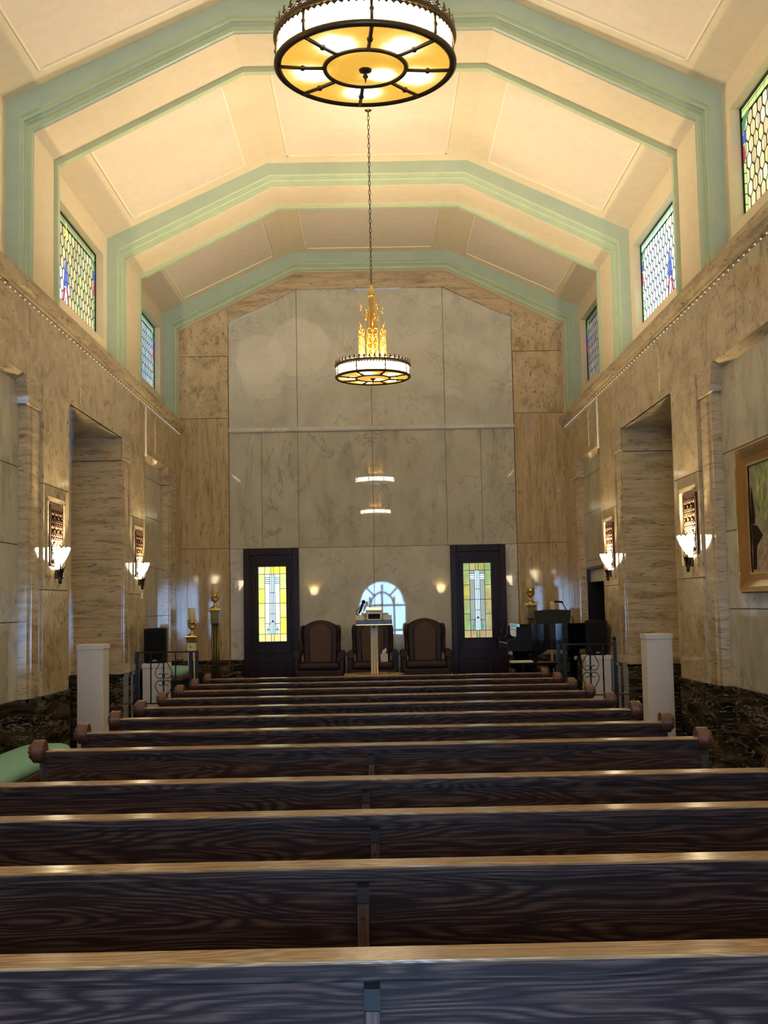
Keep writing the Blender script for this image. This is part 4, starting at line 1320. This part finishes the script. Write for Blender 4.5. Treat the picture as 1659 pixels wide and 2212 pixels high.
t = thing('gooseneck_microphone', 'black microphone on a curved gooseneck at the left of the lectern', 'microphone', (-.14, LY+.02, zt))
b = MB().use('plas_b'); b.tube([(0, 0, .0), (-.01, 0, .055), (-.06, 0, .058), (-.12, 0, .062), (-.148, 0, .085), (-.145, 0, .12), (-.115, 0, .155), (-.10, 0, .17)], .0065, 8); b.build('gooseneck', t)
b = MB().use('plas_b'); b.tube([(-.112, -.01, .09), (-.095, -.01, .13), (-.06, -.01, .215)], [.010, .015, .018], 10); b.build('mic_body', t)
b = MB().use('mesh_b'); b.sphere((-.05, -.01, .240), .026, 14, 1.1); b.build('mic_head', t)

# ------------------------------------------------------------------ grand piano
PX, PY = 1.70, 15.30
t = thing('grand_piano', 'black baby grand piano at the right of the platform', 'piano', (PX, PY, PZ))
L_ = 1.24; D_ = 1.15
def bent(n=14):
    pts = [(0.14, 0.0)]
    for i in range(n+1):
        u = i/n
        x = .14+(L_-.14)*u
        y = .02*math.sin(u*PI*2)+.0+ .50*max(0, (u-.55)/.45)**2.0
        pts.append((x, y))
    pts += [(L_+.0, .62), (L_-.02, D_-.25), (L_-.18, D_-.04), (L_-.4, D_), (.14, D_)]
    return pts
case = bent()
b = MB().use('gloss'); b.prism(case, 'z', .67, .97, smooth=False); b.build('case', t)
b = MB().use('gloss'); b.prism([(x-(.0), y-.012) for x, y in case], 'z', .972, 1.008); b.build('lid', t)
for y0, y1 in ((-.02, .05), (D_-.05, D_+.02)):
    b = MB().use('satin')
    prof = [(-.02, .66), (.30, .66), (.30, .97), (.10, .97), (.10, .86), (.085, .835), (.06, .82), (.0, .815), (-.02, .79)]
    b.prism([(x, z) for x, z in prof], 'y', y0, y1)
    b.build('cheek', t)
b = MB().use('gloss'); b.box(-.01, .16, .05, D_-.05, .66, .72); b.box(-.02, .0, .05, D_-.05, .66, .76, .004); b.box(.12, .16, .05, D_-.05, .72, .97); b.build('key_bed', t)
b = MB().use('key_w'); b.box(.0, .12, .06, D_-.06, .72, .75, .002); b.build('white_keys', t)
b = MB().use('dark')
for k in range(36):
    if k % 7 in (2, 6): continue
    yy = .07+(D_-.14)*(k+1)/36.5
    b.box(.045, .12, yy-.006, yy+.006, .75, .762)
b.build('black_keys', t)
b = MB().use('gloss')
n = 12
prof = [(.40+.02, 1.008), (.88, 1.008), (.905, 1.17)] + [(.90-.48*i/n, 1.175+.012*math.sin(PI*i/n)) for i in range(n+1)] + [(.412, 1.168)]
b.loft([[(x, .50+(z-1.0)*.25+dy, z) for x, z in prof] for dy in (0, .02)], smooth=False)
b.mats = ['plas_b']; b.build('music_desk', t)
for (lx, ly) in ((.24, .12), (.24, D_-.12), (L_-.28, .78)):
    b = MB().use('gloss')
    b.lathe([(.10, .67), (.085, .60), (.07, .55), (.05, .50), (.042, .30), (.05, .12), (.03, .06), (.03, .0)], (lx, ly, 0), 8, smooth=False)
    b.build('leg', t)
b = MB().use('gloss')
b.prism([(.10, .67), (.52, .67), (.46, .62), (.40, .60), (.37, .53), (.25, .53), (.22, .60), (.16, .62)], 'y', .12, .16)
b.build('leg_bracket', t)
b = MB().use('gloss'); b.box(.34, .38, .42, .44, .1, .67); b.box(.34, .38, .70, .72, .1, .67); b.box(.32, .40, .40, .74, .06, .12)
b.build('pedal_lyre', t)
b = MB().use('brass')
for yy in (.5, .57, .64): b.box(.22, .34, yy-.012, yy+.012, .07, .082)
b.build('pedal', t)
t = thing('piano_bench', 'dark wooden bench below the piano keyboard end', 'bench', (1.98, 15.05, PZ))
b = MB().use('gloss'); b.box(-.32, .28, -.15, .15, .49, .53, .008); b.build('seat', t)
for q in (-1, 1):
    for p in (-1, 1):
        b = MB().use('gloss'); b.tube([(q*.25-.02, p*.11, .49), (q*.27-.02, p*.12, .3), (q*.25-.02, p*.12, .0)], [.025, .02, .016], 8); b.build('leg', t)
b = MB().use('sheet'); b.box(-.30, -.02, -.10, .10, .0, .018); 
o = b.build('sheet_music', None, (1.98+.0, 15.05, PZ+.53)); tag(o, 'pale sheet music lying on the piano bench', 'sheet music')
# boom microphone over the piano
t = thing('boom_microphone', 'thin boom microphone rising behind the piano music desk', 'microphone', (2.76, 16.62, PZ))
b = MB().use('iron'); b.lathe([(.12, 0), (.12, .015), (.02, .03), (.012, .04), (.012, 1.0), (.016, 1.02)], (0, 0, 0), 14); b.build('stand', t)
b = MB().use('iron'); b.tube([(.015, 0, 1.0), (-.055, 0, 1.13), (-.155, 0, 1.285)], .006, 6); b.build('boom_arm', t)
b = MB().use('plas_b'); b.tube([(-.135, 0, 1.275), (-.15, 0, 1.288), (-.20, 0, 1.292), (-.26, 0, 1.294)], [.008, .014, .013, .013], 10); b.build('microphone', t)

# ------------------------------------------------------------------ framed painting on the right wall
M['paint'] = stone('oil_landscape', (.30, .27, .17), (.46, .43, .30), (.16, .13, .08), (5, 5, 6), .6, spec=.2, vein=.0)
M['paint_g'] = stone('oil_foliage', (.26, .30, .12), (.58, .62, .34), (.07, .07, .04), (16, 16, 9), .6, spec=.2)
M['paint_d'] = simple('oil_dark_trees', (.025, .016, .013), .85, 0, .1, bscale=20)
M['paint_e'] = stone('oil_earth', (.34, .25, .17), (.52, .42, .33), (.15, .09, .06), (12, 12, 22), .6, spec=.2)
t = thing('framed_painting', 'large landscape painting in a wide golden frame on the right wall', 'painting', (XC+HW+.09, 8.42, 1.745), -PI/2, None)
# local: wall at y=0, room towards -y; x runs towards the viewer... (rotated)
pw, ph = 1.02, 1.175
b = MB().use('gold_fr')
fw = .165
def bar(pts):
    b.loft(pts, smooth=False)
prof = [(0, 0), (0, -.06), (.02, -.085), (.05, -.075), (.10, -.05), (fw, -.03), (fw, 0)]
cor = [(-pw, 0, 1, 1), (pw, 0, -1, 1), (pw, ph, -1, -1), (-pw, ph, 1, -1)]
rings = [[(cx+sx*u, v, cz+sz*u) for u, v in prof] for cx, cz, sx, sz in cor]
rings.append(rings[0])
b.loft(rings, caps=False, smooth=False)
b.build('frame', t)
b = MB().use('gold_edge')
for u0, u1, v in ((.012, .028, -.088), (fw-.02, fw, -.038)):
    prof = [(u0, v+.02), (u0, v), (u1, v), (u1, v+.02)]
    rings = [[(cx+sx*u, vv, cz+sz*u) for u, vv in prof] for cx, cz, sx, sz in cor]; rings.append(rings[0])
    b.loft(rings, caps=False, smooth=False)
b.build('gilt_edge', t)
b = MB().use('paint'); x0, x1, z0, z1 = -pw+fw, pw-fw, fw, ph-fw
b.box(x0, x1, -.02, 0, z0, z1)
b.use('paint_e'); b.face([(x0, -.021, z0), (x1, -.021, z0), (x1, -.021, z0+.28), (-.2, -.021, z0+.34), (x0, -.021, z0+.24)])
b.use('paint_g'); b.face([(x0+.10, -.0215, z1-.30), (x0+.3, -.0215, z1-.46), (.2, -.0215, z1-.38), (.5, -.0215, z1), (x0+.16, -.0215, z1)])
b.use('paint_d')
b.face([(x0+.01, -.022, z0+.38), (x0+.10, -.022, z0+.38), (x0+.11, -.022, z0+.46), (x0+.075, -.022, z0+.60), (x0+.045, -.022, z0+.69), (x0+.02, -.022, z0+.60)])
b.face([(x0+.02, -.022, z0+.02), (x0+.10, -.022, z0+.02), (x0+.13, -.022, z0+.20), (x0+.28, -.022, z0+.28), (x0+.16, -.022, z0+.36), (x0+.015, -.022, z0+.38)])
b.build('canvas', t, recalc=False)
